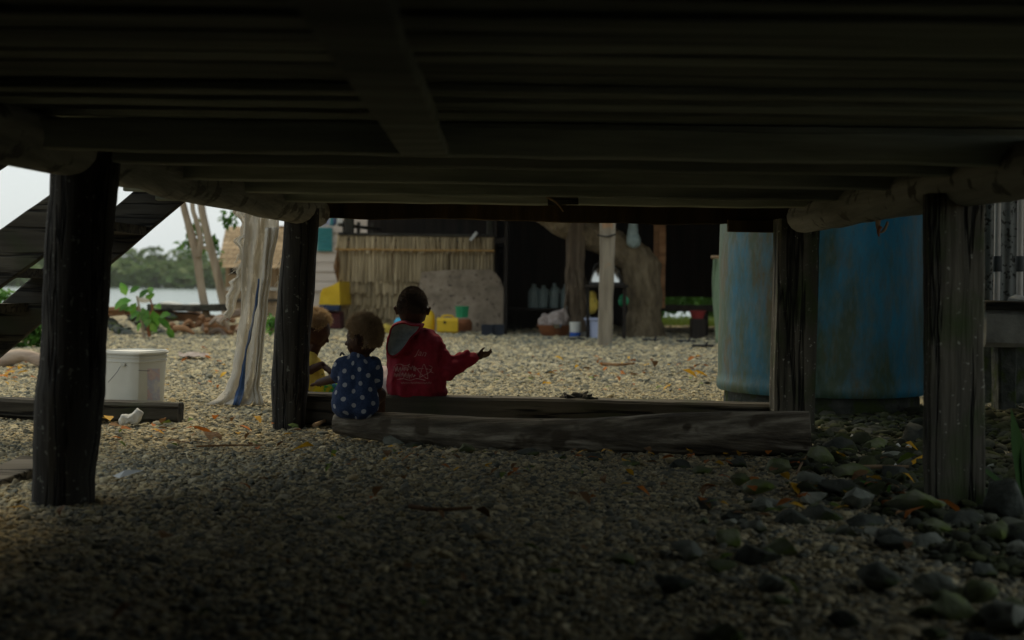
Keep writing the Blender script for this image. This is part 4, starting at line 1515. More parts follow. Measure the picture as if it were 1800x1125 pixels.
st_ = []
rr = random.Random(14)
for k in range(15):       # looping brush script in two uneven lines
    u = 688 + (k % 8) * 5.2 + rr.uniform(-1, 1)
    v = (652 if k < 8 else 664) + rr.uniform(-2, 2)
    h = rr.uniform(3, 6)
    st_.append([(u - 2, v + h * 0.6), (u, v - h), (u + rr.uniform(1, 3), v + h), (u + rr.uniform(2, 5), v - h * 0.4), (u + 5, v + h * 0.5)])
st_.append([(689, 646), (698, 644), (707, 647), (716, 644)])
st_.append([(692, 672), (704, 670), (716, 673), (728, 670), (744, 673)])
star = [(733, 668), (741, 644), (748, 670), (729, 653), (755, 655), (733, 668)]
st_.append(star)
st_.append([(750, 646), (756, 650), (752, 656), (758, 660)])
brush(st_, 'print', 0.002)
brush([[(u, 676 + rr.uniform(-1, 1)), (u + 2, 679), (u + 4, 676)] for u in np.arange(700, 752, 4.6)], 'print', 0.0013)
# small stone between the fingers
stn = MB().rock(wr_r + hd * 0.09 + Vector((0, 0.02, 0.004)), (0.017, 0.015, 0.014), 3.3, sub=2).build('pebble', 'rock_grey')
tag(stn, 'small grey stone held in the outstretched hand of the boy in red', 'stone')

# ---------------------------------------------------------------- toddler in polka dots on the log
tod = thing('person', 'toddler in a navy polka dot top sitting on the log, head turned left', 'person', P(627, 728, 6.5), 'children sitting under the house')
K = lambda u, v, dy=0.0: P(u, v, 6.5 + dy)
tc0, trr = K(638, 593), (0.08, 0.088, 0.092)
tface = Vector((-1.0, 0.22, -0.1))
t_sl, t_sr = K(602, 641), K(656, 641, 0.01)
t_el, t_wr = K(591, 664, 0.04), K(560, 673, 0.2)
thd = (K(549, 676, 0.26) - t_wr).normalized()
skin = [(K(634, 640), 0.045, K(636, 612), 0.042), (K(618, 650), 0.055, K(622, 705), 0.07), (K(640, 650), 0.055, K(636, 705), 0.07), (t_sl, 0.034, t_sr, 0.034),
        (t_sl, 0.034, t_el, 0.03), (t_el, 0.028, t_wr, 0.02), (t_sr, 0.034, K(663, 674, 0.03), 0.028), (K(663, 674, 0.03), 0.026, K(664, 690, 0.16), 0.02)]
skin += head_caps(tc0, trr, tface)
skin += hand(t_wr, thd, (0, 0.3, -1), 0.085, 0.35, -1)
skin += hand(K(664, 690, 0.16), (0.1, 0.6, -0.6), (-1, 0, 0), 0.085, 0.5, 1)
for (ku, kd, fu) in ((606, 0.2, 604), (664, 0.14, 668)):
    skin += [(K(632, 712, 0.03), 0.06, K(ku, 694, kd), 0.045), (K(ku, 694, kd), 0.042, K(fu, 752, kd + 0.1), 0.026), (K(fu, 754, kd + 0.1), 0.024, K(fu, 757, kd + 0.19), 0.02)]
blob('body', 'skin', tod, skin, [(tc0, trr, 0, 0)], 0.0042, 4)
hair_cap('hair', 'hair_brown', tod, tc0 + Vector((0.006, -0.002, 0.006)), (trr[0] * 1.04, trr[1] * 1.04, trr[2] * 1.05), tface, 14000, 0.031, 6, low=-0.5, fuzz=1.3, puff=0.985)
eyes(tod, tc0, trr[2], tface)


def polka_material():
    m = bpy.data.materials.new('polka_cotton')
    m.use_nodes = True
    t = m.node_tree
    b = t.nodes['Principled BSDF']
    tcn = N(t, 'ShaderNodeTexCoord')
    sp = N(t, 'ShaderNodeSeparateXYZ')
    L(t, tcn.outputs['Object'], sp.inputs[0])

    def mth(op, a, c=None):
        n_ = N(t, 'ShaderNodeMath', operation=op)
        for s, val in ((n_.inputs[0], a), (n_.inputs[1], c)):
            if val is None:
                continue
            if hasattr(val, 'node'):
                L(t, val, s)
            else:
                s.default_value = val
        return n_.outputs[0]
    ang = mth('MULTIPLY', mth('ARCTAN2', sp.outputs[0], mth('MULTIPLY', sp.outputs[1], -1.0)), 0.105)
    # rows 0.031 m apart, dots 0.062 m apart, every other row shifted, whole print leaning a little
    lean = mth('ADD', ang, mth('MULTIPLY', sp.outputs[2], 0.12))
    row = mth('DIVIDE', mth('ADD', sp.outputs[2], mth('MULTIPLY', ang, -0.08)), 0.0345)
    ri = mth('FLOOR', row)
    rf_ = mth('SUBTRACT', mth('FRACT', row), 0.5)
    col_ = mth('ADD', mth('DIVIDE', lean, 0.112), mth('MULTIPLY', ri, 0.5))
    cf = mth('SUBTRACT', mth('FRACT', col_), 0.5)
    dx = mth('MULTIPLY', cf, 0.112)
    dz = mth('MULTIPLY', mth('MULTIPLY', rf_, 0.0345), 1.2)
    dist = mth('SQRT', mth('ADD', mth('MULTIPLY', dx, dx), mth('MULTIPLY', dz, dz)))
    nz = N(t, 'ShaderNodeTexNoise')
    nz.inputs['Scale'].default_value = 120
    L(t, tcn.outputs['Object'], nz.inputs['Vector'])
    dist = mth('ADD', dist, mth('MULTIPLY', mth('SUBTRACT', nz.outputs['Fac'], 0.5), 0.002))
    fac = mth('LESS_THAN', dist, 0.0135)
    cb = ramp(t, [S(34, 50, 82), S(50, 68, 102)], 0.3, 0.7)
    L(t, nz.outputs['Fac'], cb.inputs[0])
    L(t, mixc(t, fac, cb.outputs[0], S(158, 160, 166)), b.inputs['Base Color'])
    b.inputs['Roughness'].default_value = 0.95
    bp = N(t, 'ShaderNodeBump')
    bp.inputs['Strength'].default_value = 0.3
    bp.inputs['Distance'].default_value = 0.003
    L(t, nz.outputs['Fac'], bp.inputs['Height'])
    L(t, bp.outputs[0], b.inputs['Normal'])
    return m


pk = [(K(618, 648), 0.066, K(617, 680), 0.07), (K(617, 680), 0.07, K(612, 708, 0.0), 0.088), (K(638, 648), 0.066, K(637, 680), 0.07), (K(637, 680), 0.07, K(637, 708, 0.0), 0.088),
      (K(608, 642), 0.052, K(651, 643), 0.05), (K(628, 632), 0.05, K(632, 628), 0.048), (t_sl, 0.044, K(592, 661, 0.03), 0.038), (t_sr, 0.044, K(661, 660, 0.02), 0.038), (K(661, 660, 0.02), 0.038, K(663, 674, 0.03), 0.034)]
vs_, fs_ = blob_mesh(pk, [(K(624, 704, 0.01), (0.112, 0.1, 0.066), 0, 0)], 0.006, 3)
vs_ = wrinkle(vs_, 0.008, 12, 4)
MB().add(vs_, fs_).build('polka_dot_top', polka_material(), tod, angle=180)
for u, v in ((601, 622), (655, 629)):
    MB().tube(spline([K(u - 3, v + 3, -0.02), K(u, v - 2, -0.03), K(u + 4, v + 2, -0.02)], 4), 0.005, 6).build('shoulder_tie', 'navy_plastic', tod)

# ---------------------------------------------------------------- child in yellow behind the post
kid = thing('person', 'curly haired child in a yellow shirt looking down, half hidden by the left back post', 'person', P(540, 694, 7.75), 'children sitting under the house')
K = lambda u, v, dy=0.0: P(u, v, 7.72 + dy)
kc, kr = K(556, 580), (0.082, 0.09, 0.095)
kface = Vector((0.82, -0.12, -0.42))
k_sh, k_el, k_wr = K(545, 632, -0.06), K(546, 650, -0.12), K(566, 641, -0.14)
khd = (K(577, 650, -0.15) - k_wr).normalized()
skin = [(K(538, 640), 0.045, K(552, 608), 0.045), (K(530, 648), 0.08, K(532, 690), 0.09), (K(520, 640, 0.06), 0.036, k_sh, 0.036), (k_sh, 0.034, k_el, 0.03), (k_el, 0.028, k_wr, 0.021)]
skin += head_caps(kc, kr, kface)
skin += hand(k_wr, khd, (0.2, 0.3, -1), 0.09, 0.4, 1)
skin += [(K(535, 690), 0.07, K(580, 684, -0.02), 0.05), (K(580, 684, -0.02), 0.045, K(590, 714, 0.05), 0.03), (K(590, 716, 0.05), 0.026, K(612, 718, 0.04), 0.02)]
blob('body', 'skin', kid, skin, [(kc, kr, 0, 0)], 0.0045, 4)
hair_cap('hair', 'hair_golden', kid, kc + Vector((-0.004, 0.0, 0.008)), (kr[0] * 1.06, kr[1] * 1.06, kr[2] * 1.06), Vector((0.95, -0.1, -0.25)), 13000, 0.033, 9, low=-0.45, fuzz=1.5, front=0.7, puff=0.985)
eyes(kid, kc, kr[2], kface)
blob('yellow_shirt', 'yellow_shirt', kid, [(K(532, 640), 0.085, K(534, 685), 0.1), (K(548, 645), 0.07, K(556, 680), 0.07), (K(522, 636, 0.05), 0.05, k_sh, 0.05), (k_sh, 0.048, K(545, 644, -0.1), 0.042)], (), 0.007, 4, (0.004, 14, 3))
blob('shorts', 'bright_shorts', kid, [(K(540, 690), 0.08, K(572, 687, -0.02), 0.06), (K(572, 687, -0.02), 0.058, K(588, 686, -0.02), 0.05)], (), 0.007, 4, (0.004, 14, 5))

# ================================================================== BACKGROUND
def leaf_cloud(mb_, c, r, n, size, rnd_, droop=0.3, aspect=0.5):
    for k in range(n):
        q = Vector((rnd_.gauss(0, 1), rnd_.gauss(0, 1), rnd_.gauss(0, 1))).normalized() * (rnd_.random() ** 0.45)
        p = Vector(c) + Vector((q.x * r[0], q.y * r[1], q.z * r[2]))
        d_ = Vector((rnd_.gauss(0, 1), rnd_.gauss(0, 1), rnd_.gauss(0, 0.6) - droop))
        mb_.leaf(p, d_, Vector((rnd_.gauss(0, 0.5), rnd_.gauss(0, 0.5), 1)), size * rnd_.uniform(0.7, 1.3), size * aspect * rnd_.uniform(0.8, 1.2), rnd_.uniform(0.05, 0.4))
    return mb_


# ------------------------------------------------------------------ thatched house in the middle
HY = 22.5
hut = thing('thatched_house', 'house with a sago thatch lower wall and dark open veranda', 'house', P(735, 575, HY))
xl, xr = P(594, 500, HY).x, P(868, 500, HY).x
zt, zb = P(730, 415, HY).z, 0.0
wall = MB().plank((xl, HY + 0.06, (zb + zt) / 2), (xr, HY + 0.06, (zb + zt) / 2), 0.05, zt - zb, seg=4).build('thatch_wall', 'thatch_roof', hut)
rnd = random.Random(31)
tiers = [(415, 0), (437, 1), (489, 2), (511, 3), (531, 4), (553, 5)]
ends = [437, 491, 513, 534, 556, 577]
for (v, k), ve in zip(tiers, ends):
    z1, z2 = P(730, v, HY).z + 0.04, P(730, ve, HY).z - 0.03
    n = 46
    for i in range(n):
        x = xl + (xr - xl) * (i + 0.5 + rnd.uniform(-0.25, 0.25)) / n
        w = (xr - xl) / n * rnd.uniform(0.9, 1.3)
        y0, y1 = HY + 0.02 - 0.012 * rnd.random(), HY - 0.045 - 0.03 * rnd.random()
        zz = z2 - rnd.uniform(-0.03, 0.05)
        sk = rnd.uniform(-0.03, 0.03)
        mb = MB().add([(x - w / 2, y0, z1), (x, y0 - 0.014, z1), (x + w / 2, y0, z1), (x - w / 2 * 0.9 + sk, y1, zz), (x + sk, y1 - 0.016, zz - 0.02), (x + w / 2 * 0.9 + sk, y1, zz)],
                      [(0, 1, 4, 3), (1, 2, 5, 4)])
        mb.build('thatch_leaf', 'thatch_leaf', wall, smooth=False)
MB().plank((xl - 0.05, HY - 0.07, P(730, 440, HY).z), (xr, HY - 0.07, P(860, 441, HY).z), 0.03, 0.035, seg=10, jit=0.01).build('batten', 'batten', hut)
# posts, veranda floor, rails, dark room behind
for (u, v0, w) in ((611, 300, 17), (861, 300, 12)):
    q = P(u, 415, HY)
    MB().plank((q.x, HY + 0.18, 0), (q.x, HY + 0.18, 3.4), px(w, HY), px(w, HY), (0, 1, 0), 5, 0.01).build('post', 'dark_wood_z', hut)
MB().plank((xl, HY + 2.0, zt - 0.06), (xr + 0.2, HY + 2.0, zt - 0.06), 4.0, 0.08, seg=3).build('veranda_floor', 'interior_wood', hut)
MB().plank((xl, HY + 0.0, zt + 0.02), (xr, HY + 0.0, zt + 0.02), 0.06, 0.05, seg=6, jit=0.008).build('rail', 'dark_wood_x', hut)
MB().plank((xl, HY + 0.05, P(700, 396, HY).z), (P(655, 390, HY).x, HY + 1.4, P(700, 396, HY).z - 0.02), 0.05, 0.06, seg=4).build('rail', 'dark_wood_x', hut)
for t in (0.12, 0.45, 0.8):
    q = Vector((xl, HY + 0.05, zt)).lerp(Vector((P(655, 390, HY).x, HY + 1.4, zt)), t)
    MB().plank(q, q + Vector((0, 0, 0.26)), 0.06, 0.04, (0, 1, 0), 2).build('baluster', 'dark_wood_z', hut)
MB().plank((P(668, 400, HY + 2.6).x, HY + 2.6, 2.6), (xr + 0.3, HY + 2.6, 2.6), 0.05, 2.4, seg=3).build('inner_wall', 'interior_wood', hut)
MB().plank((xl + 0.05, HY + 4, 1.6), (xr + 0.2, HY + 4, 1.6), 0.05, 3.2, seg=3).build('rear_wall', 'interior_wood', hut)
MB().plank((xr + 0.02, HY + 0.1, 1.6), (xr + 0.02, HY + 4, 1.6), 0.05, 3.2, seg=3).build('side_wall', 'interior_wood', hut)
rf = MB()
rf.plank((P(730, 400, HY).x, HY - 0.7, 3.2), (P(730, 400, HY).x, HY + 2.0, 4.7), 4.4, 0.2, seg=4, jit=0.05)
rf.plank((P(730, 400, HY).x, HY + 4.7, 3.2), (P(730, 400, HY).x, HY + 2.0, 4.72), 4.4, 0.2, seg=4, jit=0.05)
rf.build('roof', 'thatch_roof', hut)
MB().rock(P(660, 578, HY), (0.9, 0.15, 0.07), 3).build('footing_stone', 'rock_grey', hut)
tag(MB().plank(P(826, 422, HY - 0.12), P(837, 408, HY - 0.12), 0.06, 0.05, seg=2, jit=0.03).build('white_rag', 'white_cloth'), 'small white rag tucked on the veranda rail', 'rag')
tag(MB().add([P(586, 470, HY - 0.1), P(594, 430, HY - 0.1), P(598, 470, HY - 0.05), P(594, 500, HY - 0.1), P(590, 478, HY - 0.16)], [(0, 1, 4), (1, 2, 4), (2, 3, 4), (3, 0, 4)]).build('dry_frond', 'dry_brown', smooth=False), 'brown dry frond hanging at the left corner of the thatch wall', 'frond')

# grey board leaning on the thatch
bd = P(815, 590, 21.6)
outline = [(738, 590), (736, 508), (741, 478), (800, 474), (862, 474), (872, 480), (880, 492), (884, 504), (891, 506), (891, 588)]
mb = MB()
n = len(outline)
fr = [P(u, v, 21.6 + 0.5 * (590 - v) / 115) for u, v in outline]
bk = [q + Vector((0, 0.05, 0)) for q in fr]
mb.add(fr + bk, [tuple(range(n)), tuple(reversed(range(n, 2 * n)))] + [(i, (i + 1) % n, n + (i + 1) % n, n + i) for i in range(n)])
tag(mb.build('leaning_board', 'concrete_sheet', smooth=False), 'big grey brown board leaning on the thatch wall', 'board')

# ------------------------------------------------------------------ dark open kitchen shelter to the right
KY = 21.0
ks = thing('kitchen_shelter', 'dark open sided cooking shelter right of the thatched house', 'shelter', P(1060, 585, KY))
kx0, kx1 = P(868, 400, KY).x, P(1420, 400, KY).x
for i, u in enumerate(np.arange(896, 1010, 13.5)):
    q = P(u, 500, KY + 1.9)
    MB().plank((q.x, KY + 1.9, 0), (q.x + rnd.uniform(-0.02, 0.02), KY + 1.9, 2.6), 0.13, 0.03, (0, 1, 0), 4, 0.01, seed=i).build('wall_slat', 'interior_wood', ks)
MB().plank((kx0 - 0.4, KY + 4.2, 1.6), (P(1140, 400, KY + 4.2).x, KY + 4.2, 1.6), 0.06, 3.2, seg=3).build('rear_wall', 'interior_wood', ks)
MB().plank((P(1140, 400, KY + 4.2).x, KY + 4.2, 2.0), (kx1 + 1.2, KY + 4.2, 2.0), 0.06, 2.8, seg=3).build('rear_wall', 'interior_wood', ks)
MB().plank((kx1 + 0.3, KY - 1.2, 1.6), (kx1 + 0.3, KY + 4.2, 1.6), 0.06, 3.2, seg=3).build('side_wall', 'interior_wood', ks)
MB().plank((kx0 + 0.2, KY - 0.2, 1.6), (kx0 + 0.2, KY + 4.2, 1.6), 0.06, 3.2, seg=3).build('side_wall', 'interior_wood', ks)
rf = MB()
rf.plank(((kx0 + kx1) / 2, KY - 2.0, 2.25), ((kx0 + kx1) / 2, KY + 1.6, 3.7), kx1 - kx0 + 1.2, 0.2, seg=4, jit=0.05)
rf.plank(((kx0 + kx1) / 2, KY + 5.4, 2.25), ((kx0 + kx1) / 2, KY + 1.6, 3.72), kx1 - kx0 + 1.2, 0.2, seg=4, jit=0.05)
rf.build('roof', 'thatch_roof', ks)
for u, w in ((1153, 9), (1163, 12)):
    q = P(u, 500, KY)
    MB().plank((q.x, KY, 0.45 if w == 12 else 0), (q.x, KY, 2.7), px(w, KY), 0.05, (0, 1, 0), 5, 0.01, seed=u).build('wall_slat', 'brown_plank', ks)
q0, q1 = P(1152, 541, KY + 0.3), P(1330, 541, KY + 0.3)
MB().plank((q0.x, KY + 0.5, q0.z), (q1.x, KY + 0.5, q0.z), 0.9, 0.1, seg=6, jit=0.01).build('sleeping_platform', 'interior_wood', ks)
MB().plank((P(868, 545, KY + 1.2).x + 0.25, KY + 1.35, P(960, 541, KY + 1.2).z - 0.03), (P(1020, 545, KY + 1.2).x, KY + 1.35, P(960, 541, KY + 1.2).z - 0.03), 0.5, 0.05, seg=4).build('shelf', 'interior_wood', ks)
for u in (905, 1000):
    MB().plank((P(u, 545, KY + 1.2).x, KY + 1.35, 0), (P(u, 545, KY + 1.2).x, KY + 1.35, P(960, 541, KY + 1.2).z - 0.05), 0.06, 0.06, (0, 1, 0), 2).build('shelf_leg', 'interior_wood', ks)
for u in (1156, 1238):
    MB().plank((P(u, 545, KY + 0.3).x, KY + 0.2, 0), (P(u, 545, KY + 0.3).x, KY + 0.2, q0.z - 0.05), 0.1, 0.08, (0, 1, 0), 2).build('platform_leg', 'interior_wood', ks)

# four water jugs on the shelf
zs = P(960, 541, KY + 1.2).z
for i, (u, w, hh) in enumerate(((938, 20, 42), (955, 18, 40), (974, 17, 44), (994, 18, 42))):
    q = P(u, 540, KY + 1.2)
    q.z = zs - 0.004
    q.y = KY + 1.3
    r_, h_ = px(w / 2, KY + 1.2), px(hh, KY + 1.2)
    jg = thing('water_jug', ['cloudy plastic water jug, first from the thatched house on the dark shelf', 'cloudy plastic water jug, second on the dark shelf', 'tall cloudy plastic bottle, third on the dark shelf', 'cloudy plastic water jug beside the shaggy stump'][i], 'jug', q, 'water jugs on the shelter shelf')
    MB().lathe(q, [(0.001, 0), (r_ * 0.95, 0), (r_, h_ * 0.05), (r_, h_ * 0.62), (r_ * 0.85, h_ * 0.75), (r_ * 0.4, h_ * 0.88), (r_ * 0.36, h_ * 0.94), (0.001, h_ * 0.94)], 14).build('bottle', 'jug_plastic', jg)
    MB().lathe(q + Vector((0, 0, h_ * 0.93)), [(0.001, 0), (r_ * 0.42, 0), (r_ * 0.42, h_ * 0.07), (0.001, h_ * 0.07)], 10).build('cap', 'jug_plastic', jg)
    rod([q + Vector((r_ * 0.8, -r_ * 0.3, h_ * 0.55)), q + Vector((r_ * 1.15, -r_ * 0.35, h_ * 0.72)), q + Vector((r_ * 0.4, -r_ * 0.1, h_ * 0.86))], 0.012, 6, 3).build('handle', 'jug_plastic', jg)

# shaggy stump holding up the shelter
sp_ = thing('shaggy_post', 'dark post with peeling shaggy bark inside the shelter front', 'post', P(1012, 578, 20.3))
rod([P(1012, 582, 20.3), P(1013, 540, 20.3), P(1010, 480, 20.3), P(1012, 400, 20.3), P(1012, 330, 20.3)], [0.19, 0.15, 0.15, 0.16, 0.14], 14, 5, jit=0.2, freq=5).build('trunk', 'shaggy_bark', sp_)
for k in range(18):
    a = -math.pi * rnd.random()
    q = P(1012, rnd.uniform(440, 560), 20.3) + Vector((0.15 * math.cos(a), 0.15 * math.sin(a), 0))
    MB().plank(q, q + Vector((math.cos(a) * 0.05, math.sin(a) * 0.05 - 0.02, -rnd.uniform(0.15, 0.4))), 0.03, 0.008, (math.cos(a), math.sin(a), 0), 3, 0.01).build('bark_strip', 'shaggy_bark', sp_)

# pale pole in front
pp = thing('yard_pole', 'pale upright pole standing alone in the gravel yard', 'pole', G(1064, 608))
Yp = G(1064, 608).y
rod([P(1063, 612, Yp), P(1065, 540, Yp), P(1067, 460, Yp), P(1068, 380, Yp), P(1069, 300, Yp)], [px(13.5, Yp), px(12.5, Yp), px(13, Yp), px(14, Yp), px(14, Yp)], 14, 5, jit=0.07, freq=4).build('shaft', 'pole_wood', pp)
rod([P(1050, 413, Yp - 0.1), P(1066, 416, Yp - 0.125), P(1082, 412, Yp - 0.1)], 0.012, 6, 4).build('wire_binding', 'black_iron', pp)

# ------------------------------------------------------------------ leaning tree of the yard
TYb = G(1130, 592).y
tr_ = thing('leaning_tree', 'thick leaning tree with flared roots and a heavy limb reaching left', 'tree', G(1130, 592))
mb = MB()
mb.v, mb.f = [], []
tp = [(1128, 596, 40), (1130, 575, 32), (1131, 545, 29), (1131, 510, 30), (1127, 476, 33), (1112, 452, 30), (1088, 436, 27), (1050, 418, 25), (1010, 402, 24), (970, 380, 23), (900, 340, 22), (800, 280, 19)]
pts = spline([P(u, v, TYb - 0.002 * (1130 - u)) for (u, v, r) in tp], 4)
mb.tube(pts, lerp_list([px(r, TYb) for (_, _, r) in tp], 4), 24, jit=0.24, freq=3.6)
tp2 = [(1126, 480, 26), (1140, 462, 22), (1150, 430, 18), (1150, 390, 16), (1155, 330, 14), (1140, 250, 11)]
if False: mb.tube(spline([P(u, v, TYb + 0.05) for (u, v, r) in tp2], 4), lerp_list([px(r, TYb) for (_, _, r) in tp2], 4), 12, jit=0.12, freq=3.2)
for (u, v, dy) in ((1098, 594, -0.15), (1120, 600, -0.4), (1148, 598, -0.3), (1166, 596, 0.1), (1108, 590, 0.3)):
    q = P(u, v, TYb + dy)
    q.z = -0.03
    mb.tube(spline([P(1130, 555, TYb), P((u + 1130) / 2, 578, TYb + dy * 0.5), q], 4), lerp_list([px(22, TYb), px(17, TYb), px(8, TYb)], 4), 10, jit=0.15, freq=4)
mb.build('trunk', 'tree_bark', tr_, angle=180)
mb = MB()
rnd = random.Random(17)
for (x, y, z, r) in ((-2.5, 18.0, 4.2, 1.6), (-0.5, 18.6, 4.8, 1.9), (1.8, 18.2, 4.6, 1.8), (3.6, 18.8, 4.4, 1.5), (0.6, 17.0, 5.2, 1.6), (2.6, 16.9, 5.0, 1.4)):
    leaf_cloud(mb, (x, y, z), (r, r, r * 0.6), 420, 0.2, rnd)
mb.build('crown', 'leaf_dark', tr_, smooth=False)

bg = thing('hanging_bag', 'cloudy plastic bag hanging in the fork of the leaning tree', 'bag', P(1114, 432, TYb - 0.3))
v_, f_ = blob_mesh([(P(1112, 392, TYb - 0.3), 0.07, P(1113, 425, TYb - 0.3), 0.11)], (), 0.02, 4)
MB().add(wrinkle(v_, 0.02, 9, 3), f_).build('sack', 'jug_plastic', bg, angle=180)
rod([P(1112, 392, TYb - 0.3), P(1116, 365, TYb - 0.2)], 0.012, 6, 2).build('tie', 'jug_plastic', bg)


# ------------------------------------------------------------------ pots, tubs and cans
def lathe_thing(name, label, cat, u, v, parts, group=None, Y=None):
    """parts: (part name, material, profile in px at that distance)"""
    q = G(u, v) if Y is None else P(u, v, Y)
    Y_ = q.y
    th = thing(name, label, cat, q, group)
    for (pn, m, prof_) in parts:
        MB().lathe(q, [(px(r, Y_), px(h, Y_)) for r, h in prof_], 24).build(pn, m, th, angle=30)
    return th, q


# table with upturned shiny pot
tb = thing('cook_table', 'low dark table carrying the shiny pot behind the pale pole', 'table', P(1067, 588, 19.6))
MB().plank(P(1030, 503, 19.6), P(1102, 503, 19.6), 0.5, 0.04, seg=3).build('table_top', 'interior_wood', tb)
for u in (1034, 1098):
    for dy in (-0.18, 0.18):
        q = P(u, 503, 19.6 + dy)
        MB().plank((q.x, q.y, 0), (q.x, q.y, q.z - 0.02), 0.05, 0.05, (0, 1, 0), 2).build('leg', 'interior_wood', tb)
lathe_thing('cooking_pot', 'shiny upturned aluminium pot on the table behind the pale pole', 'pot', 1066, 501, [
    ('bowl', 'aluminium', [(30, 0), (30, 3), (28, 12), (24, 24), (16, 32), (6, 35), (0.01, 36)]),
    ('blackened_rim', 'black_iron', [(28, -1), (31, 0), (31, 4), (29.5, 5)])], Y=19.55)
rod([P(1042, 478, 19.5), P(1046, 466, 19.5), P(1056, 462, 19.5)], 0.012, 6, 4).build('handle', 'black_iron', bpy.data.objects['cooking_pot'])


def sack(name, label, cat, m, u, v, w, h, Y, seed):
    q = P(u, v, Y)
    v_, f_ = blob_mesh([(q + Vector((0, 0, px(h * 0.3, Y))), px(w * 0.48, Y), q + Vector((0, 0, px(h * 0.72, Y))), px(w * 0.3, Y))], (), 0.02, 3)
    return tag(MB().add(wrinkle(v_, 0.03, 6, seed), f_).build(name, m, angle=180), label, cat)


sack('cloth_bag', 'yellow stained bag hanging under the cook table', 'bag', 'yellow_shirt', 1040, 560, 24, 56, 19.7, 2)
sack('green_bundle', 'small green bundle between the pale pole and the leaning tree', 'bundle', 'green_plastic', 1095, 532, 22, 14, 19.9, 5)
bb, q = lathe_thing('woven_basin', 'wide brown basin heaped with cloth in front of the shelter', 'basin', 974, 592, [
    ('bowl', 'brown_clay', [(0.01, 0), (18, 0), (24, 6), (29, 18), (31, 21), (29, 21), (26, 16), (0.01, 6)])])
v_, f_ = blob_mesh([(q + Vector((-0.1, 0, 0.2)), 0.15, q + Vector((0.12, 0.05, 0.26)), 0.15), (q + Vector((0, 0, 0.2)), 0.18, q + Vector((0.04, 0, 0.3)), 0.12)], (), 0.02, 3)
tag(MB().add(wrinkle(v_, 0.05, 6, 8), f_).build('cloth_heap', 'dirty_cloth', angle=180), 'heap of dirty pale cloth in the brown basin', 'cloth')
lathe_thing('metal_bowl', 'small steel bowl resting on the rim of the brown basin', 'bowl', 980, 577, [('bowl', 'aluminium', [(0.01, 0), (6, 0), (9, 5), (10, 7), (9, 7), (6, 3), (0.01, 2)])], Y=q.y - 0.25)
cn, q = lathe_thing('paint_tin', 'cream tub with a blue band right of the brown basin', 'tub', 1011, 594, [
    ('tub', 'white_plastic', [(0.01, 0), (9, 0), (9.5, 12), (10, 28), (8, 28), (8, 6), (0.01, 5)]),
    ('blue_band', 'blue_plastic', [(9.2, 1), (9.6, 1), (9.9, 10), (9.5, 10)])])
tag(MB().box(G(1023, 592) + Vector((0.05, 0.1, 0.16)), (0.16, 0.16, 0.32)).build('plastic_can', 'white_plastic'), 'small beige can squeezed between cream tub and lavender bucket', 'can')
lathe_thing('lavender_bucket', 'pale lavender bucket partly hidden by the pale pole', 'bucket', 1047, 596, [
    ('pail', 'lavender_plastic', [(0.01, 0), (16, 0), (18, 32), (21, 34), (21, 37), (18, 37), (15, 4), (0.01, 3)])])
rd, q = lathe_thing('red_basin', 'red plastic basin under the platform near the tank', 'basin', 1226, 560, [
    ('bowl', 'red_plastic', [(0.01, 0), (10, 0), (14, 12), (16, 13), (14, 14), (9, 3), (0.01, 2)])], Y=20.2)
MB().plank((q.x, 20.2, 0), (q.x, 20.2, q.z), 0.22, 0.22, (0, 1, 0), 2, 0.01).build('stump_under', 'interior_wood', rd)
gc = thing('green_towel', 'faded green towel hanging beside the left edge of the tank', 'towel', P(1258, 600, 17.0))
g_ = MB().grid(lambda a, c: P(1254 + 34 * a - 3 * math.sin(c * 5) + 2 * c, 455 + 148 * c, 17.0 + 0.06 * math.sin(a * 9 + c * 3)), 12, 16)
o_ = g_.build('cloth', 'green_cloth', gc, angle=180)
md = o_.modifiers.new('t', 'SOLIDIFY')
md.thickness = 0.012
rod([P(1250, 452, 17.0), P(1300, 452, 17.0)], 0.02, 8, 2).build('rail', 'stick_wood', gc)
for u in (1290, 1340):
    q = P(u, 452, 17.0)
    rod([(q.x, 17.05, 0), (q.x, 17.05, q.z + 0.05)], 0.025, 8, 2).build('rail_post', 'stick_wood', gc)

# cans and drums in front of the leaning board
lathe_thing('yellow_drum', 'tall yellow drum half hidden behind the boy in red', 'drum', 752, 586, [
    ('barrel', 'yellow_plastic', [(0.01, 0), (12, 0), (12.5, 2), (12.5, 24), (11, 34), (7, 40), (0.01, 41)])])
lathe_thing('white_drum', 'pale drum with a dark rim behind the yellow jerrycan', 'drum', 768, 581, [
    ('barrel', 'white_plastic', [(0.01, 0), (11, 0), (11.5, 2), (11, 43), (0.01, 43)]), ('rim', 'navy_plastic', [(11.2, 42), (12, 42), (12, 45), (0.01, 45)])])
jq = G(786, 587)
jc = thing('jerrycan', 'squat yellow jerrycan in front of the leaning board', 'jerrycan', jq)
jw, jh = px(37, jq.y), px(28, jq.y)
MB().plank(jq + Vector((-jw / 2, 0.1, jh / 2)), jq + Vector((jw / 2, 0.1, jh / 2)), 0.22, jh, seg=4, cham=0.2).build('can', 'yellow_plastic', jc)
rod([jq + Vector((-0.1, 0.1, jh)), jq + Vector((-0.06, 0.1, jh + 0.035)), jq + Vector((0.06, 0.1, jh + 0.035)), jq + Vector((0.1, 0.1, jh))], 0.014, 8, 4).build('handle', 'yellow_plastic', jc)
MB().lathe(jq + Vector((-jw * 0.12, -0.012, jh * 0.72)), [(0.001, -0.012), (0.022, -0.01), (0.022, 0.01)], 12, (0, 1, 0)).build('cap', 'black_iron', jc)
gbq = P(812, 558, 20.2)
gb = thing('green_basket', 'green plastic basket on the brown clay pot', 'basket', gbq)
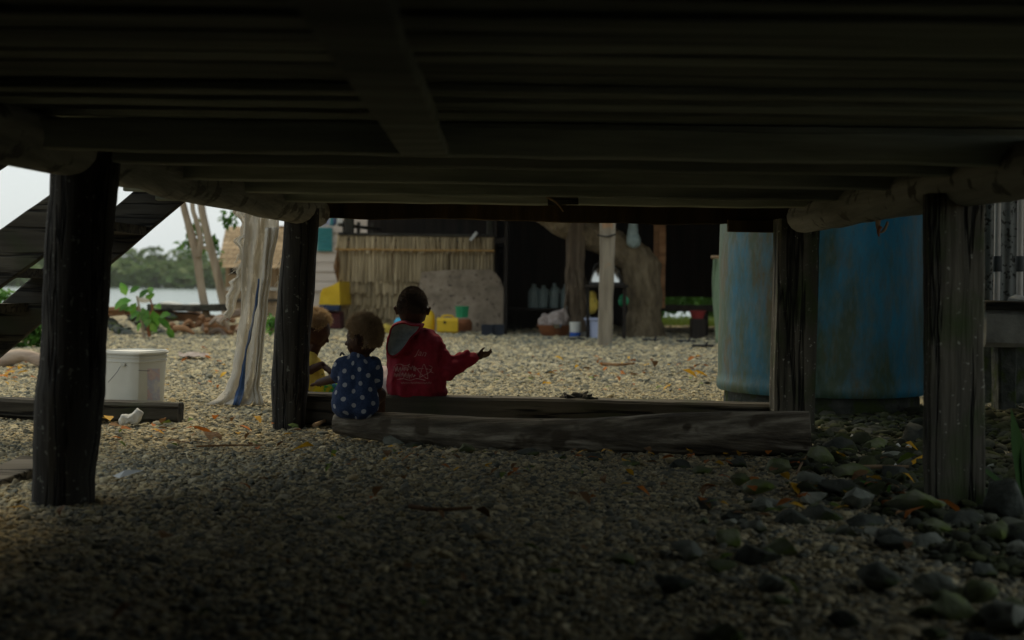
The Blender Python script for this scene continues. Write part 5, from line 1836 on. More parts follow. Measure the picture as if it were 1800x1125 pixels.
MB().lathe(gbq, [(0.001, 0), (0.075, 0), (0.088, 0.16), (0.098, 0.17), (0.088, 0.175), (0.07, 0.02)], 16, squash=4).build('tub', 'green_plastic', gb, angle=30)
for k in range(5):
    MB().plank(gbq + Vector((-0.07 + k * 0.035, -0.084, 0.02)), gbq + Vector((-0.075 + k * 0.0375, -0.095, 0.15)), 0.008, 0.008, (0, 1, 0), 1).build('slat', 'green_plastic', gb)
lathe_thing('clay_pot', 'low brown clay pot right of the yellow jerrycan', 'pot', 816, 585, [('pot', 'brown_clay', [(0.01, 0), (10, 0), (14, 8), (14, 18), (10, 24), (9, 24), (9, 20), (0.01, 18)])])
for i, u in enumerate((856, 876)):
    q = G(u, 590)
    cr = thing('crate', ['dark navy crate nearer the yellow jerrycan', 'dark navy crate at the corner of the leaning board'][i], 'crate', q, 'dark crates by the leaning board')
    s_ = px(18, q.y)
    for (dx, dy, sx, sy) in ((0, 0, s_, 0.02), (0, s_, s_, 0.02), (-s_ / 2, s_ / 2, 0.02, s_), (s_ / 2, s_ / 2, 0.02, s_)):
        MB().box(q + Vector((dx, dy, s_ * 0.55)), (sx + 0.001, sy, s_ * 1.05)).build('panel', 'navy_plastic', cr)
    MB().box(q + Vector((0, s_ / 2, 0.03)), (s_ * 0.96, s_ * 0.96, 0.02)).build('bottom', 'navy_plastic', cr)
q = P(702, 572, 20.8)
lathe_thing('cyan_jug', 'bright cyan jug left of the neck of the boy in red', 'jug', 702, 584, [('jug', 'cyan_plastic', [(0.01, 0), (9, 0), (10, 4), (9, 20), (5, 25), (0.01, 26)])])
sack('yellow_sack', 'limp yellow and white sack lying before the thatch wall', 'sack', 'yellow_shirt', 678, 590, 30, 20, 20.5, 9)
tag(MB().rock(P(640, 580, 20.6), (0.3, 0.12, 0.06), 4.4).build('bamboo_heap', 'driftwood'), 'low heap of split wood at the foot of the thatch wall', 'wood')

# yellow tarpaulin stack left of the thatch wall
yt = thing('covered_stack', 'stack under a yellow tarp with navy hem left of the thatch wall', 'stack', P(580, 580, 21.8))
mb = MB()
tp_ = [(560, 536), (563, 516), (567, 507), (580, 503), (596, 495), (598, 536)]
fr = [P(u, v, 21.8) for u, v in tp_]
bk = [q + Vector((0.1, 0.7, 0)) for q in fr]
n = len(tp_)
mb.add(fr + bk, [tuple(range(n)), tuple(reversed(range(n, 2 * n)))] + [(i, (i + 1) % n, n + (i + 1) % n, n + i) for i in range(n)])
mb.build('tarp', 'yellow_tarp', yt, angle=20)
MB().plank(P(562, 541, 21.85), P(598, 541, 21.85), 0.3, px(11, 21.8), seg=3, jit=0.02).build('hem', 'navy_tarp', yt)
MB().plank(P(566, 562, 21.95) + Vector((0, 0.1, 0)), P(600, 562, 21.95) + Vector((0, 0.1, 0)), 0.4, px(32, 21.8), seg=3, jit=0.03).build('load', 'maroon_cloth', yt)

# ------------------------------------------------------------------ pale weatherboard house behind
WHY = 31.0
wh = thing('weatherboard_house', 'cream weatherboard house with a teal shutter behind the yellow tarp', 'house', P(590, 505, WHY))
wx0, wx1 = P(500, 450, WHY).x, P(760, 450, WHY).x
vv = 512
for i in range(12):
    z1 = P(575, vv, WHY).z
    z2 = P(575, vv - 17, WHY).z
    MB().plank((wx0, WHY + 0.015 * (i % 2), (z1 + z2) / 2), (wx1, WHY + 0.015 * (i % 2), (z1 + z2) / 2), 0.03, (z2 - z1) * 0.965, (0.0, 0.12, 1), 2).build('weatherboard', 'weatherboard', wh)
    vv -= 17
MB().plank((wx0, WHY + 0.09, 1.7), (wx1, WHY + 0.09, 1.7), 0.04, 3.4, seg=2).build('wall', 'weatherboard', wh)
q = P(571, 421, WHY - 0.06)
sh_ = MB().plank(q - Vector((px(13, WHY), 0, 0)), q + Vector((px(13, WHY), 0, 0)), 0.05, px(42, WHY), seg=2).build('shutter', 'teal_paint', wh)
for k in range(6):
    z = q.z - px(17, WHY) + k * px(6.8, WHY)
    MB().plank((q.x - px(11, WHY), WHY - 0.1, z), (q.x + px(11, WHY), WHY - 0.1, z), 0.012, px(5.6, WHY), (0, -0.4, 1), 1).build('louvre', 'teal_paint', sh_)
for u in (512, 600, 690):
    x = P(u, 520, WHY).x
    MB().plank((x, WHY + 0.2, -0.05), (x, WHY + 0.2, P(575, 512, WHY).z), 0.16, 0.16, (0, 1, 0), 2).build('post', 'grey_wood_z', wh)
rf = MB()
rf.plank(((wx0 + wx1) / 2, WHY - 0.8, 3.5), ((wx0 + wx1) / 2, WHY + 2.6, 4.9), wx1 - wx0 + 0.8, 0.06, seg=2)
rf.plank(((wx0 + wx1) / 2, WHY + 6.0, 3.5), ((wx0 + wx1) / 2, WHY + 2.6, 4.92), wx1 - wx0 + 0.8, 0.06, seg=2)
rf.build('roof', 'iron_sheet', wh)
for i, (u, w, m, lab) in enumerate(((572, 14, 'lavender_plastic', 'pale blue cloth'), (588, 8, 'blue_cloth', 'dark blue cloth'), (597, 9, 'white_cloth', 'white cloth'), (583, 5, 'teal_paint', 'teal cloth'))):
    c_ = MB().grid(lambda a, c, u=u, w=w: P(u - w / 2 + w * a, 372 + 24 * c + 2 * math.sin(a * 7), WHY - 0.5 - 0.1 * i + 0.04 * math.sin(a * 8 + c * 2)), 6, 5).build('hung_cloth', m, angle=180)
    md = c_.modifiers.new('t', 'SOLIDIFY')
    md.thickness = 0.01
    tag(c_, lab + ' hanging on the line above the teal shutter', 'cloth')
cl = rod([P(470, 370, WHY - 0.6), P(620, 373, WHY - 0.6)], 0.008, 6, 2).build('clothes_line', 'wire')
tag(cl, 'thin clothes line in front of the weatherboard house', 'line')

# ------------------------------------------------------------------ small tan hut far left
SY = 34.0
sh = thing('tan_hut', 'small tan thatched hut behind the bare trunks', 'hut', P(425, 548, SY))
sx0, sx1 = P(398, 500, SY).x, P(500, 500, SY).x
MB().plank((sx0, SY, 0.55), (sx1, SY, 0.55), 0.06, 1.9, seg=3).build('wall', 'thatch_roof', sh)
MB().plank((sx0, SY, 0.55), (sx0, SY + 2.5, 0.55), 0.06, 1.9, seg=3).build('wall', 'thatch_roof', sh)
MB().plank(P(404, 473, SY - 0.06), P(422, 473, SY - 0.06), 0.06, px(18, SY), seg=1).build('window', 'black_iron', sh)  # black panel paints the shade inside the open window
rows_ = 9
for k in range(rows_):
    t0, t1 = k / rows_, (k + 1.35) / rows_
    def rp(a, t):
        ztop, zbot = P(440, 396, SY).z, P(420, 468, SY).z
        x_l = P(384, 400, SY).x + 0.18 * t
        return Vector((x_l + (sx1 + 0.3 - x_l) * a, SY + 0.9 - 1.5 * t - 0.02 * k + 0.01 * math.sin(a * 90 + k * 2), ztop + (zbot - ztop) * t - 0.06 * noise.noise(Vector((a * 40, k, 0)))))
    MB().grid(lambda a, c: rp(a, t0 + (t1 - t0) * c) + Vector((0, -0.05 * c, 0)), 40, 2).build('thatch_row', 'thatch_roof', sh, smooth=False)
MB().plank((P(384, 400, SY).x, SY + 1.0, P(384, 402, SY).z), (sx1 + 0.3, SY + 1.0, P(384, 399, SY).z), 0.2, 0.16, seg=8, jit=0.06).build('ridge', 'dry_brown', sh)
for (v, m) in ((508, 'white_cloth'), (528, 'dark_wood_x')):
    MB().plank(P(398, v, SY - 0.12), P(500, v, SY - 0.12), 0.05, 0.08, seg=2).build('rail', m, sh)


# ------------------------------------------------------------------ bare-trunked trees on the shore
def shore_tree(label, trunks, clouds, Y, leaf, seed, nleaf):
    rn = random.Random(seed)
    base = P(*trunks[0][0][:2], Y)
    t_ = thing('shore_tree', label, 'tree', (base.x, base.y, gz(base.x, base.y)), 'thin trunked trees on the shore')
    mb_ = MB()
    for tk in trunks:
        mb_.tube(spline([P(u, v, Y + 0.02 * i) for i, (u, v, r) in enumerate(tk)], 4), lerp_list([px(r, Y) for (_, _, r) in tk], 4), 10, jit=0.12, freq=5)
    mb_.build('trunk', 'pale_bark', t_, angle=180)
    mb_ = MB()
    for (u, v, w, h, n_) in clouds:
        leaf_cloud(mb_, P(u, v, Y + 0.2), (px(w, Y), px(w, Y) * 0.8, px(h, Y)), n_, leaf, rn, 0.5)
    mb_.build('crown', 'leaf_green', t_, smooth=False)


shore_tree('thin bare trunk with a fork, nearer of the two shore trees', [[(368, 590, 9), (362, 550, 7.5), (353, 500, 7), (346, 450, 7.5), (334, 405, 6.5), (322, 360, 6), (305, 290, 5), (290, 200, 4)],
           [(348, 452, 6), (353, 425, 5), (346, 390, 4.5), (338, 355, 4), (345, 250, 3)]], [(290, 190, 50, 26, 60), (340, 220, 60, 30, 70)], G(366, 588).y, 0.2, 3, 1)
shore_tree('thin bare trunk set farther back with low green leaves', [[(398, 552, 8), (388, 510, 7.5), (378, 465, 7.5), (366, 420, 7), (356, 375, 7), (350, 330, 6), (340, 240, 5)], [(378, 465, 4), (368, 440, 3), (345, 432, 2)]],
           [(330, 430, 18, 18, 44), (350, 415, 22, 24, 60), (372, 430, 14, 26, 44), (345, 395, 10, 12, 20), (383, 455, 8, 16, 16), (404, 384, 16, 12, 34), (430, 350, 30, 22, 40), (330, 240, 60, 30, 60)], 26.0, 0.17, 5, 1)

# ------------------------------------------------------------------ big leaved plant by the rubble
pY = 17.6
bp_ = thing('big_leaf_plant', 'young plant with large bright green leaves by the wood pile', 'plant', P(262, 594, pY))
rod([P(253, 594, pY), P(250, 570, pY), P(246, 545, pY), P(240, 520, pY)], [0.025, 0.022, 0.018, 0.01], 8, 4).build('stem', 'pale_bark', bp_)
rod([P(263, 592, pY), P(260, 570, pY), P(268, 545, pY), P(264, 525, pY)], [0.024, 0.02, 0.016, 0.01], 8, 4).build('stem', 'red_plastic' if False else 'brown_clay', bp_)
rn = random.Random(12)
for (u, v, du, dv, ln) in ((222, 520, -4, -10, 22), (232, 528, -16, 2, 24), (240, 532, -8, 16, 26), (250, 540, 6, 20, 28), (246, 548, -14, 8, 20), (264, 528, 0, -16, 26), (268, 545, 6, 18, 30), (258, 560, 10, 14, 26),
                           (276, 560, 16, 10, 28), (284, 566, 12, 6, 26), (294, 576, 8, 14, 20), (235, 545, -10, -2, 18), (262, 555, -4, 14, 24), (272, 536, 8, 4, 20), (226, 534, -12, 8, 18), (298, 588, 4, 8, 14), (218, 528, -12, 10, 22), (228, 515, 8, -6, 18), (244, 524, 8, -8, 20), (256, 548, -12, 10, 22), (266, 518, -4, -14, 20), (280, 556, 14, -4, 22), (250, 566, -8, 12, 18)):
    p0 = P(u, v, pY + rn.uniform(-0.1, 0.1))
    dr = P(u + du, v + dv, pY + rn.uniform(-0.12, 0.04)) - p0
    MB().leaf(p0, dr, Vector((rn.uniform(-0.3, 0.3), -0.8, 0.6)), px(ln * 1.2, pY), px(ln * 0.75, pY), 0.15).build('leaf', 'leaf_big', bp_)

# ------------------------------------------------------------------ wood pile and stones at the shore
for i, (u0, v0, u1, v1, w, h, m, lab) in enumerate((
        (160, 545, 238, 541, 0.2, 0.06, 'brown_plank', 'brown plank on top of the wood pile'), (165, 553, 226, 549, 0.22, 0.07, 'brown_plank', 'brown plank second from the top of the wood pile'),
        (225, 551, 262, 562, 0.14, 0.05, 'brown_plank', 'brown plank sliding down the wood pile behind the leaves'), (272, 541, 392, 541, 0.5, 0.1, 'dark_wood_x', 'long dark plank across the back of the wood pile'),
        (270, 552, 370, 560, 0.3, 0.12, 'brown_plank', 'thick reddish timber under the long dark plank'), (330, 575, 372, 566, 0.14, 0.06, 'brown_plank', 'short brown offcut beside the bare trunk'),
        (275, 562, 350, 552, 0.16, 0.12, 'driftwood', 'grey driftwood baulk in the wood pile'), (375, 562, 430, 548, 0.25, 0.1, 'driftwood', 'pinkish driftwood plank right of the bare trunks'), (372, 580, 440, 574, 0.2, 0.1, 'brown_plank', 'low brown plank behind the hanging net'))):
    Y = 19.2 + 0.15 * i
    tag(MB().plank(P(u0, v0, Y), P(u1, v1, Y - 0.2), w, h, seg=6, jit=0.02, seed=i).build('old_plank', m), lab, 'plank', 'planks of the wood pile')
rn = random.Random(23)
for i in range(14):
    u = rn.uniform(285, 420)
    v = rn.uniform(560, 588)
    q = P(u, v, 18.9 + rn.uniform(-0.3, 0.3))
    e_ = q + Vector((rn.uniform(-0.5, 0.5), rn.uniform(-0.2, 0.2), rn.uniform(-0.12, 0.02)))
    m_ = (q + e_) / 2 + Vector((0, 0, rn.uniform(0.03, 0.12)))
    tag(rod([q, m_, e_], [0.035, 0.04, 0.02], 8, 4, jit=0.2).build('branch', rn.choice(['brown_plank', 'driftwood'])), 'bent branch at the foot of the wood pile, %s' % ('towards the green plant' if u < 330 else 'beside the bare trunks' if u < 385 else 'towards the hanging net'), 'branch', 'branches in the wood pile')
for i in range(44):
    u = 182 + (i * 37 % 122)
    v = 600 - (i * 17 % 44)
    Y = 18.6 + 0.02 * (600 - v)
    w = rn.uniform(10, 19)
    o_ = MB().rock(P(u, v - w * 0.3, Y), (px(w, Y), px(w, Y), px(w * 0.6, Y)), i * 2.3, sub=2).build('shore_stone', 'rock_dark' if i % 3 else 'rock_mossy', angle=50)
    ds = '%s %s stone %s the heap under brown planks, %s green plant' % ('big' if w > 14.5 else 'small', 'dark' if i % 3 else 'mossy', 'atop' if v < 572 else 'inside' if v < 588 else 'below', 'left of' if u < 240 else 'behind')
    tag(o_, ds, 'rock', ds)
for (u, v, w, h, Y, lab) in ((252, 526, 14, 9, 40, 'white rounded bundle at the water edge behind the plant'), (300, 536, 26, 6, 38, 'long low white bundle at the water edge'), (345, 538, 30, 4, 39, 'low pale hump at the water edge by the trunks')):
    tag(MB().rock(P(u, v, Y), (px(w, Y), px(w, Y) * 0.6, px(h, Y)), v, sub=3, amp=0.15).build('white_bundle', 'white_cloth', angle=180), lab, 'bundle')

# ------------------------------------------------------------------ behind the stairs: bush, driftwood, seedling
bs = thing('bush', 'dark green leafy bush behind the staircase', 'bush', P(40, 612, 15))
rod([P(40, 618, 15), P(46, 590, 15), P(52, 560, 15)], [0.03, 0.025, 0.01], 6, 3).build('stem', 'tree_bark', bs)
mb = MB()
for (u, v, w, h, n_) in ((55, 560, 26, 34, 130), (20, 590, 36, 22, 150), (-30, 570, 50, 36, 160), (70, 590, 20, 18, 70)):
    leaf_cloud(mb, P(u, v, 15), (px(w, 15), px(w, 15) * 0.8, px(h, 15)), n_, 0.14, rn)
mb.build('foliage', 'leaf_green', bs, smooth=False)
sd = thing('seedling', 'pale green sapling at the shore left of the stairs', 'plant', P(8, 560, 20))
rod([P(10, 575, 20), P(8, 540, 20), P(6, 510, 20)], [0.02, 0.015, 0.008], 6, 3).build('stem', 'leaf_green', sd)
mb = MB()
leaf_cloud(mb, P(7, 520, 20), (px(8, 20), px(8, 20), px(16, 20)), 36, 0.16, rn)
mb.build('foliage', 'leaf_big', sd, smooth=False)
g_ = G(20, 650)
tag(rod([P(-70, 648, g_.y + 0.3), P(0, 634, g_.y + 0.3), P(40, 624, g_.y + 0.25), P(72, 634, g_.y + 0.2), P(100, 640, g_.y + 0.2)], [0.07, 0.075, 0.06, 0.06, 0.03], 12, 5, jit=0.25, freq=5).build('driftwood_branch', 'driftwood'), 'pinkish grey driftwood trunk lying behind the stairs', 'driftwood')
tag(MB().rock(P(478, 576, 17), (px(14, 17), 0.1, px(18, 17)), 5, sub=2).build('low_shrub', 'leaf_big'), 'low bright green shrub between net and left back post', 'shrub')
yg = bpy.data.objects['low_shrub']
bpy.data.objects.remove(yg)
ls = thing('low_shrub', 'low bright green shrub between net and left back post', 'shrub', P(478, 585, 17))
mb = MB()
leaf_cloud(mb, P(478, 568, 17), (px(12, 17), 0.1, px(15, 17)), 90, 0.1, rn)
mb.build('foliage', 'leaf_big', ls, smooth=False)
rod([P(478, 588, 17), P(478, 566, 17)], [0.02, 0.01], 6, 2).build('stem', 'tree_bark', ls)

# strip of grass and pale ground beyond the shelter
mb = MB()
for k in range(5200):
    x = rn.uniform(P(1090, 560, 27).x, P(1320, 560, 27).x)
    y = rn.uniform(26.2, 29.6)
    h = rn.uniform(0.05, 0.18)
    w = rn.uniform(0.006, 0.012)
    a = rn.uniform(0, 3.14)
    mb.add([(x - w * math.cos(a), y - w * math.sin(a), 0), (x + w * math.cos(a), y + w * math.sin(a), 0), (x + rn.uniform(-0.05, 0.05), y + rn.uniform(-0.05, 0.05), h)], [(0, 1, 2)])
o_ = struct(mb.build('grass', 'dry_green', smooth=False), 'stuff')
o_['label'] = 'bright grass seen under the platform of the shelter'
hd_ = thing('hedge', 'green hedge far behind the cooking shelter', 'hedge', P(1190, 548, 33))
mb = MB()
for k in range(9):
    leaf_cloud(mb, (2.6 + k * 0.75, 33 + rn.uniform(-0.3, 0.3), 0.7), (0.75, 0.5, 0.95), 420, 0.17, rn)
for k in range(12):
    mb.rock((2.4 + k * 0.6, 33.2, 0.6), (0.6, 0.3, 0.9), k * 1.1, sub=2)
mb.build('foliage', 'leaf_green', hd_, smooth=False)
rod([(6, 33, 0), (6, 33, 1.0)], 0.04, 6, 2).build('stem', 'tree_bark', hd_)

# house added to shade the tank side: walls and broad roof block the sky
tk = thing('tank_shade_house', 'iron roofed house added to shade the water tank and the right side', 'house', (4.6, 11.5, 0))
MB().plank((P(1600, 500, 9.8).x, 12.6, 1.6), (8.5, 12.6, 1.6), 0.08, 3.2, seg=3).build('wall', 'interior_wood', tk)
MB().plank((P(1728, 500, 9.05).x, 9.08, 2.5), (8.5, 9.08, 2.5), 0.06, 1.2, seg=3).build('wall', 'iron_sheet', tk)
MB().plank((2.75, 9.3, 2.8), (9.0, 9.3, 2.95), 7.2, 0.05, seg=4).build('roof', 'iron_sheet', tk)
for (x, y) in ((2.4, 12.6), (8.4, 8.0)):
    MB().plank((x, y, 0), (x, y, 2.75), 0.12, 0.12, (0, 1, 0), 3).build('post', 'dark_wood_z', tk)
MB().plank((3.6, 4.6, 1.35), (3.6, 8.2, 1.35), 0.06, 2.7, seg=4).build('wall', 'iron_sheet', tk)  # unseen side wall, added to keep light off the right side

# ================================================================== LEAVES, STICKS, LITTER
def leaf_mesh(seed, L_=0.06, W_=0.03, curl=0.35):
    rn_ = random.Random(seed)
    mb_ = MB()
    mb_.leaf((-L_ / 2, 0, 0.004), (1, 0.0, 0.12), (0, 0, 1), L_, W_, curl)
    for i, q in enumerate(mb_.v):
        mb_.v[i] = q + Vector((0, 0, rn_.uniform(-0.004, 0.006)))
    zmin = min(q.z for q in mb_.v)
    return [q - Vector((0, 0, zmin)) for q in mb_.v], mb_.f


LEAF_ME = {}
for m in ('dry_yellow', 'dry_orange', 'dry_brown', 'dry_green'):
    for k in range(3):
        vs_, fs_ = leaf_mesh(k + len(m), 0.075, 0.034 + 0.008 * k, 0.15 + 0.2 * k)
        me = bpy.data.meshes.new('fallen_leaf')
        me.from_pydata([tuple(v) for v in vs_], [], fs_)
        me.materials.append(MATS[m])
        LEAF_ME[(m, k)] = me
CN = {'dry_yellow': 'yellow', 'dry_orange': 'orange brown', 'dry_brown': 'brown', 'dry_green': 'greenish'}


def put_leaf(u, v, m, size, rn_, label=None, zone=None):
    g = G(u, v)
    o_ = bpy.data.objects.new('fallen_leaf', LEAF_ME[(m, rn_.randrange(3))])
    COL.objects.link(o_)
    o_.location = (g.x, g.y, gz(g.x, g.y) + 0.03)
    s = px(size, g.y) / 0.064
    o_.scale = (s, s, s)
    o_.rotation_euler = (rn_.uniform(-0.4, 0.4), rn_.uniform(-0.3, 0.3), rn_.uniform(0, 6.28))
    if label:
        tag(o_, label, 'leaf')
    else:
        tag(o_, '%s fallen leaf %s' % (CN[m], zone), 'leaf', '%s leaves %s' % (CN[m], zone))


rn = random.Random(77)
put_leaf(190, 745, 'dry_yellow', 30, rn, 'large bright yellow leaf beside the crumpled white scrap')
put_leaf(182, 742, 'dry_yellow', 26, rn, 'bright yellow leaf touching the left front post')
put_leaf(1100, 863, 'dry_yellow', 18, rn, 'lone yellow leaf on the gravel below the middle of the log')
put_leaf(1382, 850, 'dry_yellow', 28, rn, 'pale yellow leaf on the stones below the log end')
put_leaf(1416, 866, 'dry_yellow', 46, rn, 'long yellow leaf caught among the rocks')
put_leaf(1412, 890, 'dry_orange', 36, rn, 'orange brown leaf on the flat pale rock')
put_leaf(1535, 868, 'dry_orange', 32, rn, 'orange leaf next to the upright green blade')
put_leaf(1608, 918, 'dry_orange', 50, rn, 'large rust coloured leaf on the broad flat rock')
put_leaf(1668, 916, 'dry_orange', 44, rn, 'long rust coloured leaf at the foot of the right front post')
put_leaf(352, 776, 'dry_orange', 44, rn, 'curled orange brown leaf in the patch right of the bucket beam')
put_leaf(370, 786, 'dry_brown', 36, rn, 'dark brown leaf lying over the curled orange one')
put_leaf(288, 762, 'dry_green', 28, rn, 'green and yellow leaf on the gravel left of the hanging net')
put_leaf(530, 812, 'dry_yellow', 36, rn, 'long yellow leaf on the gravel below the left back post')
put_leaf(720, 822, 'dry_orange', 26, rn, 'orange leaf on the gravel below the log')
put_leaf(688, 800, 'dry_yellow', 18, rn, 'small yellow leaf near the pointed grey stone')
put_leaf(1212, 668, 'dry_yellow', 26, rn, 'bright yellow leaf in the yard near the tank')
put_leaf(1230, 670, 'dry_yellow', 22, rn, 'second yellow leaf in the yard, closest to the tank')
put_leaf(365, 628, 'dry_yellow', 16, rn, 'yellow leaf beside the pale sheet in the yard')
put_leaf(665, 610, 'dry_orange', 22, rn, 'orange leaf in the yard between the toddler and the boy in red')
put_leaf(30, 910, 'dry_yellow', 40, rn, 'dull yellow leaf in the bottom left corner')
put_leaf(110, 915, 'dry_brown', 26, rn, 'large brown leaf at the foot of the left front post')
put_leaf(850, 925, 'dry_brown', 30, rn, 'long brown leaf on the gravel nearest the camera')
put_leaf(400, 880, 'dry_brown', 24, rn, 'tan leaf on the dark gravel below the bucket')
for (ua, ub, va, vb, n_, mix, zone, sz) in (
        (880, 1240, 632, 668, 44, ('dry_orange', 'dry_orange', 'dry_yellow', 'dry_brown'), 'scattered in the yard left of the tank', 11),
        (800, 1260, 660, 695, 28, ('dry_orange', 'dry_yellow', 'dry_brown', 'dry_green'), 'on the sunlit gravel just behind the sill', 11.5),
        (0, 62, 640, 690, 18, ('dry_yellow', 'dry_yellow', 'dry_orange'), 'on the gravel left of the left front post', 14),
        (290, 420, 610, 690, 20, ('dry_yellow', 'dry_orange'), 'on the gravel between bucket and net', 10),
        (180, 520, 745, 800, 40, ('dry_orange', 'dry_brown', 'dry_brown', 'dry_yellow', 'dry_green'), 'below the white bucket', 17),
        (560, 1150, 800, 850, 48, ('dry_orange', 'dry_yellow', 'dry_brown', 'dry_brown', 'dry_green'), 'along the gravel in front of the log', 15),
        (1050, 1360, 805, 830, 16, ('dry_yellow', 'dry_orange', 'dry_brown'), 'under the right half of the log', 18),
        (1230, 1620, 800, 930, 52, ('dry_orange', 'dry_brown', 'dry_yellow', 'dry_green'), 'among the loose rocks', 24),
        (200, 1200, 850, 940, 22, ('dry_brown', 'dry_brown', 'dry_orange', 'dry_green'), 'on the dark gravel near the camera', 22),
        (100, 1700, 960, 1120, 16, ('dry_brown', 'dry_brown', 'dry_green'), 'on the darkest gravel closest to the camera', 30)):
    for k in range(n_):
        u_, k_ = rn.uniform(ua, ub), rn.uniform(0.7, 1.4)
        th_ = ('small, ' if k_ < 1.05 else 'larger, ') + ('left part', 'middle part', 'right part')[min(2, int(3 * (u_ - ua) / (ub - ua)))]
        put_leaf(u_, rn.uniform(va, vb), rn.choice(mix), sz * k_, rn, None, zone + ', ' + th_)

# sticks
for (pts_, r_, m, lab) in (
        ([(1483, 833), (1540, 836), (1598, 839)], 0.009, 'stick_wood', 'thin bare stick lying on the stones by the right post'),
        ([(1598, 829), (1615, 822), (1632, 815)], 0.011, 'dry_yellow', 'short ochre twig leaning on the white chip'),
        ([(552, 757), (572, 751), (592, 743)], 0.012, 'stick_wood', 'short tan twig under the left end of the log'),
        ([(606, 758), (632, 767), (656, 775), (672, 775)], 0.004, 'stick_wood', 'thin pale stem below the left end of the log'),
        ([(720, 905), (770, 916), (830, 916)], 0.008, 'dry_brown', 'dark brown stem on the gravel nearest the camera'),
        ([(345, 796), (400, 797), (460, 800)], 0.005, 'dry_brown', 'thin dark twig on the gravel below the hanging net'),
        ([(1060, 645), (1085, 648), (1115, 647)], 0.016, 'dry_brown', 'dark stick lying in the middle of the yard'),
        ([(1400, 845), (1412, 825), (1425, 808)], 0.005, 'stick_wood', 'thin stem leaning on the round green stone')):
    q = [G(u, v) + Vector((0, 0, 0.03 + 0.008 * i)) for i, (u, v) in enumerate(pts_)]
    tag(rod(q, [r_, r_ * 0.9] + [r_ * 0.6] * (len(q) - 2), 8, 4, jit=0.15, freq=20).build('twig', m), lab, 'twig')

# scraps
q = G(232, 748)
v_, f_ = blob_mesh([(q + Vector((-0.045, 0, 0.03)), 0.03, q + Vector((0.01, 0, 0.035)), 0.028), (q + Vector((0.01, 0, 0.035)), 0.03, q + Vector((0.03, 0, 0.062)), 0.03)], (), 0.006, 2)
tag(MB().add(wrinkle(v_, 0.012, 26, 2), f_).build('crumpled_scrap', 'white_cloth', angle=180), 'crumpled white scrap on the gravel in front of the dark beam', 'litter')
q = G(213, 852)
tag(MB().add([q + Vector((-0.03, -0.01, 0.035)), q + Vector((0.0, -0.03, 0.03)), q + Vector((0.075, 0.06, 0.05)), q + Vector((0.05, 0.07, 0.04)), q + Vector((0.01, 0.02, 0.055))], [(0, 1, 4), (1, 2, 4), (2, 3, 4), (3, 0, 4)]).build('paper_scrap', 'paper_white', smooth=False), 'torn white paper scrap on the dark gravel right of the left front post', 'litter')
q = G(1575, 834)
tag(MB().add([q + Vector((-0.03, 0, 0)), q + Vector((0.03, 0, 0)), q + Vector((0.0, 0.01, 0.05)), q + Vector((0.005, 0.03, 0.0))], [(0, 1, 2), (1, 3, 2), (3, 0, 2), (0, 3, 1)]).build('white_chip', 'white_plastic', smooth=False), 'triangular white chip standing among the stones by the right post', 'litter')
q = G(335, 634)
tag(MB().grid(lambda a, c: q + Vector((-0.12 + 0.3 * a - 0.1 * c, 0.4 * c, 0.05 + 0.05 * noise.noise(Vector((a * 3, c * 3, 1))))), 6, 6).build('pale_sheet', 'dirty_cloth'), 'flat pale sheet lying on the yard gravel right of the bucket', 'litter')
# shells and pale chips among the rubble
for i, (u, v) in enumerate(((1586, 740), (1600, 776), (1578, 793), (1498, 778), (1525, 757), (1598, 795))):
    tag(MB().rock(G(u, v) + Vector((0, 0, 0.03)), (0.022, 0.02, 0.018), i * 2.1, sub=2).build('white_stone', 'white_cloth'), 'small white stone in the rubble under the tank', 'stone', 'white stones under the tank')

# bark clump and dark crumbs on the sill
bc = thing('bark_clump', 'clump of dark broken bark on the sill right of the boy in red', 'bark', P(1018, 706, 7.3))
rn = random.Random(3)
for k in range(20):
    a = P(986 + k * 3 + rn.uniform(-4, 4), 703 - rn.uniform(0, 3), 7.28 + rn.uniform(-0.04, 0.04))
    b = a + Vector((rn.uniform(-0.1, 0.1), rn.uniform(-0.04, 0.04), rn.uniform(0.0, 0.035)))
    MB().plank(a, b, rn.uniform(0.025, 0.05), 0.012, (rn.uniform(-1, 1), 0.2, 1), 3, 0.012, seed=k).build('bark_piece', 'dark_wood_x' if k % 3 else 'log_bark', bc)
MB().rock(P(1020, 699, 7.3), (0.07, 0.05, 0.035), 3.1).build('bark_piece', 'dark_wood_x', bc)
for k in range(14):
    u = rn.uniform(786, 872)
    q = P(u, 697.5 + (u - 786) * 0.022 + rn.uniform(-0.5, 0.8), 7.3 + rn.uniform(-0.05, 0.06))
    s_ = rn.uniform(0.006, 0.014)
    tag(MB().rock(q, (s_ * 1.5, s_, s_ * 0.9), k * 1.9, sub=2).build('wood_crumb', 'rock_dark'), 'dark crumb on the sill below the outstretched hand', 'crumb', 'dark crumbs on the sill')
# sandals in the yard
for i, (u, v) in enumerate(((1206, 604), (1146, 602), (1236, 612), (1012, 600))):
    q = G(u, v)
    sd_ = thing('sandal', ['dark sandal in the yard between tree and tank', 'dark sandal near the flared roots of the leaning tree', 'dark sandal nearest the left edge of the tank', 'dark sandal in front of the cream tub'][i], 'sandal', q, 'sandals in the yard')
    MB().plank(q + Vector((-0.13, 0, 0.035)), q + Vector((0.13, 0.03, 0.035)), 0.1, 0.025, seg=4, cham=0.4).build('sole', 'black_rubber', sd_)
    MB().tube(spline([q + Vector((0.03, -0.05, 0.04)), q + Vector((0.06, 0, 0.08)), q + Vector((0.04, 0.06, 0.04))], 4), 0.012, 6).build('strap', 'black_rubber', sd_)

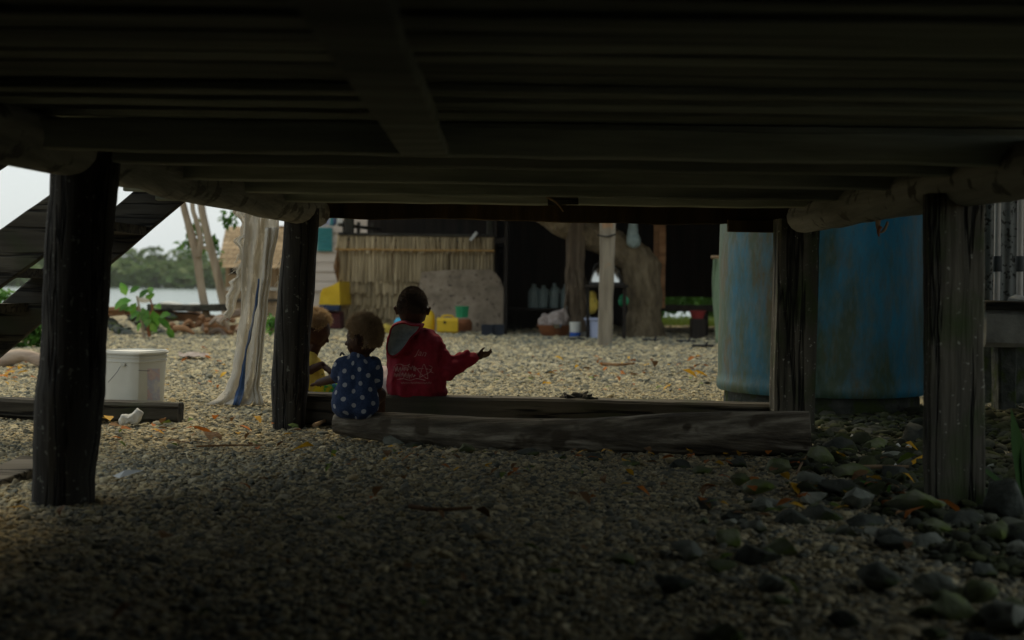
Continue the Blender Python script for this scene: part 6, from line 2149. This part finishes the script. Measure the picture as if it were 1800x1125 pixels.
# board lying at the left edge
ob_ = MB().plank(P(-90, 872, 4.9), P(66, 812, 5.35), 0.16, 0.035, (0.05, 0, 1), 8, 0.006).build('loose_board', 'grey_wood_x')
tag(ob_, 'weathered grey board lying left of the left front post', 'board')

# green blades and the plant at the right edge
bl = thing('green_sprout', 'single upright green leaf blade among the rocks', 'plant', G(1555, 868))
p0 = G(1556, 868)
MB().leaf(p0, P(1515, 842, p0.y) - p0, (0.1, -0.7, 0.6), px(50, p0.y), px(13, p0.y), 0.12).build('leaf', 'leaf_green', bl)
MB().leaf(p0 + Vector((0.01, 0, 0)), P(1562, 845, p0.y) - p0, (0.1, -0.7, 0.6), px(18, p0.y), px(7, p0.y), 0.12).build('leaf', 'leaf_green', bl)
wp = thing('wild_plant', 'dark green strappy plant at the right edge behind the boulder', 'plant', G(1800, 900))
base = G(1805, 895)
for (u, v, w, cu) in ((1700, 835, 14, 0.35), (1770, 715, 36, -0.05), (1830, 720, 34, 0.1), (1860, 800, 20, 0.3), (1735, 800, 14, 0.4), (1800, 760, 20, 0.05)):
    tip = P(u, v, base.y - 0.05)
    d_ = tip - base
    MB().leaf(base, d_, (0.2, -0.9, 0.5), d_.length, px(w, base.y), cu).build('leaf', 'leaf_dark', wp)

# ------------------------------------------------------------------ humid air over the lagoon
hz_m = bpy.data.materials.new('humid_air')
hz_m.use_nodes = True
t = hz_m.node_tree
t.nodes.clear()
out = t.nodes.new('ShaderNodeOutputMaterial')
pv = t.nodes.new('ShaderNodeVolumePrincipled')
pv.inputs['Color'].default_value = (0.95, 0.97, 1.0, 1)
pv.inputs['Density'].default_value = 0.0003
L(t, pv.outputs[0], out.inputs['Volume'])
mb = MB()
hx0, hx1, hy0, hy1, hz0, hz1 = -215, 215, -14, 236, -3.6, 9.0
mb.add([(x, y, z) for z in (hz0, hz1) for y in (hy0, hy1) for x in (hx0, hx1)], [(0, 2, 3, 1), (4, 5, 7, 6), (0, 1, 5, 4), (2, 6, 7, 3), (0, 4, 6, 2), (1, 3, 7, 5)])
struct(mb.build('haze', hz_m, origin=(0, 0, 0), smooth=False), 'stuff')
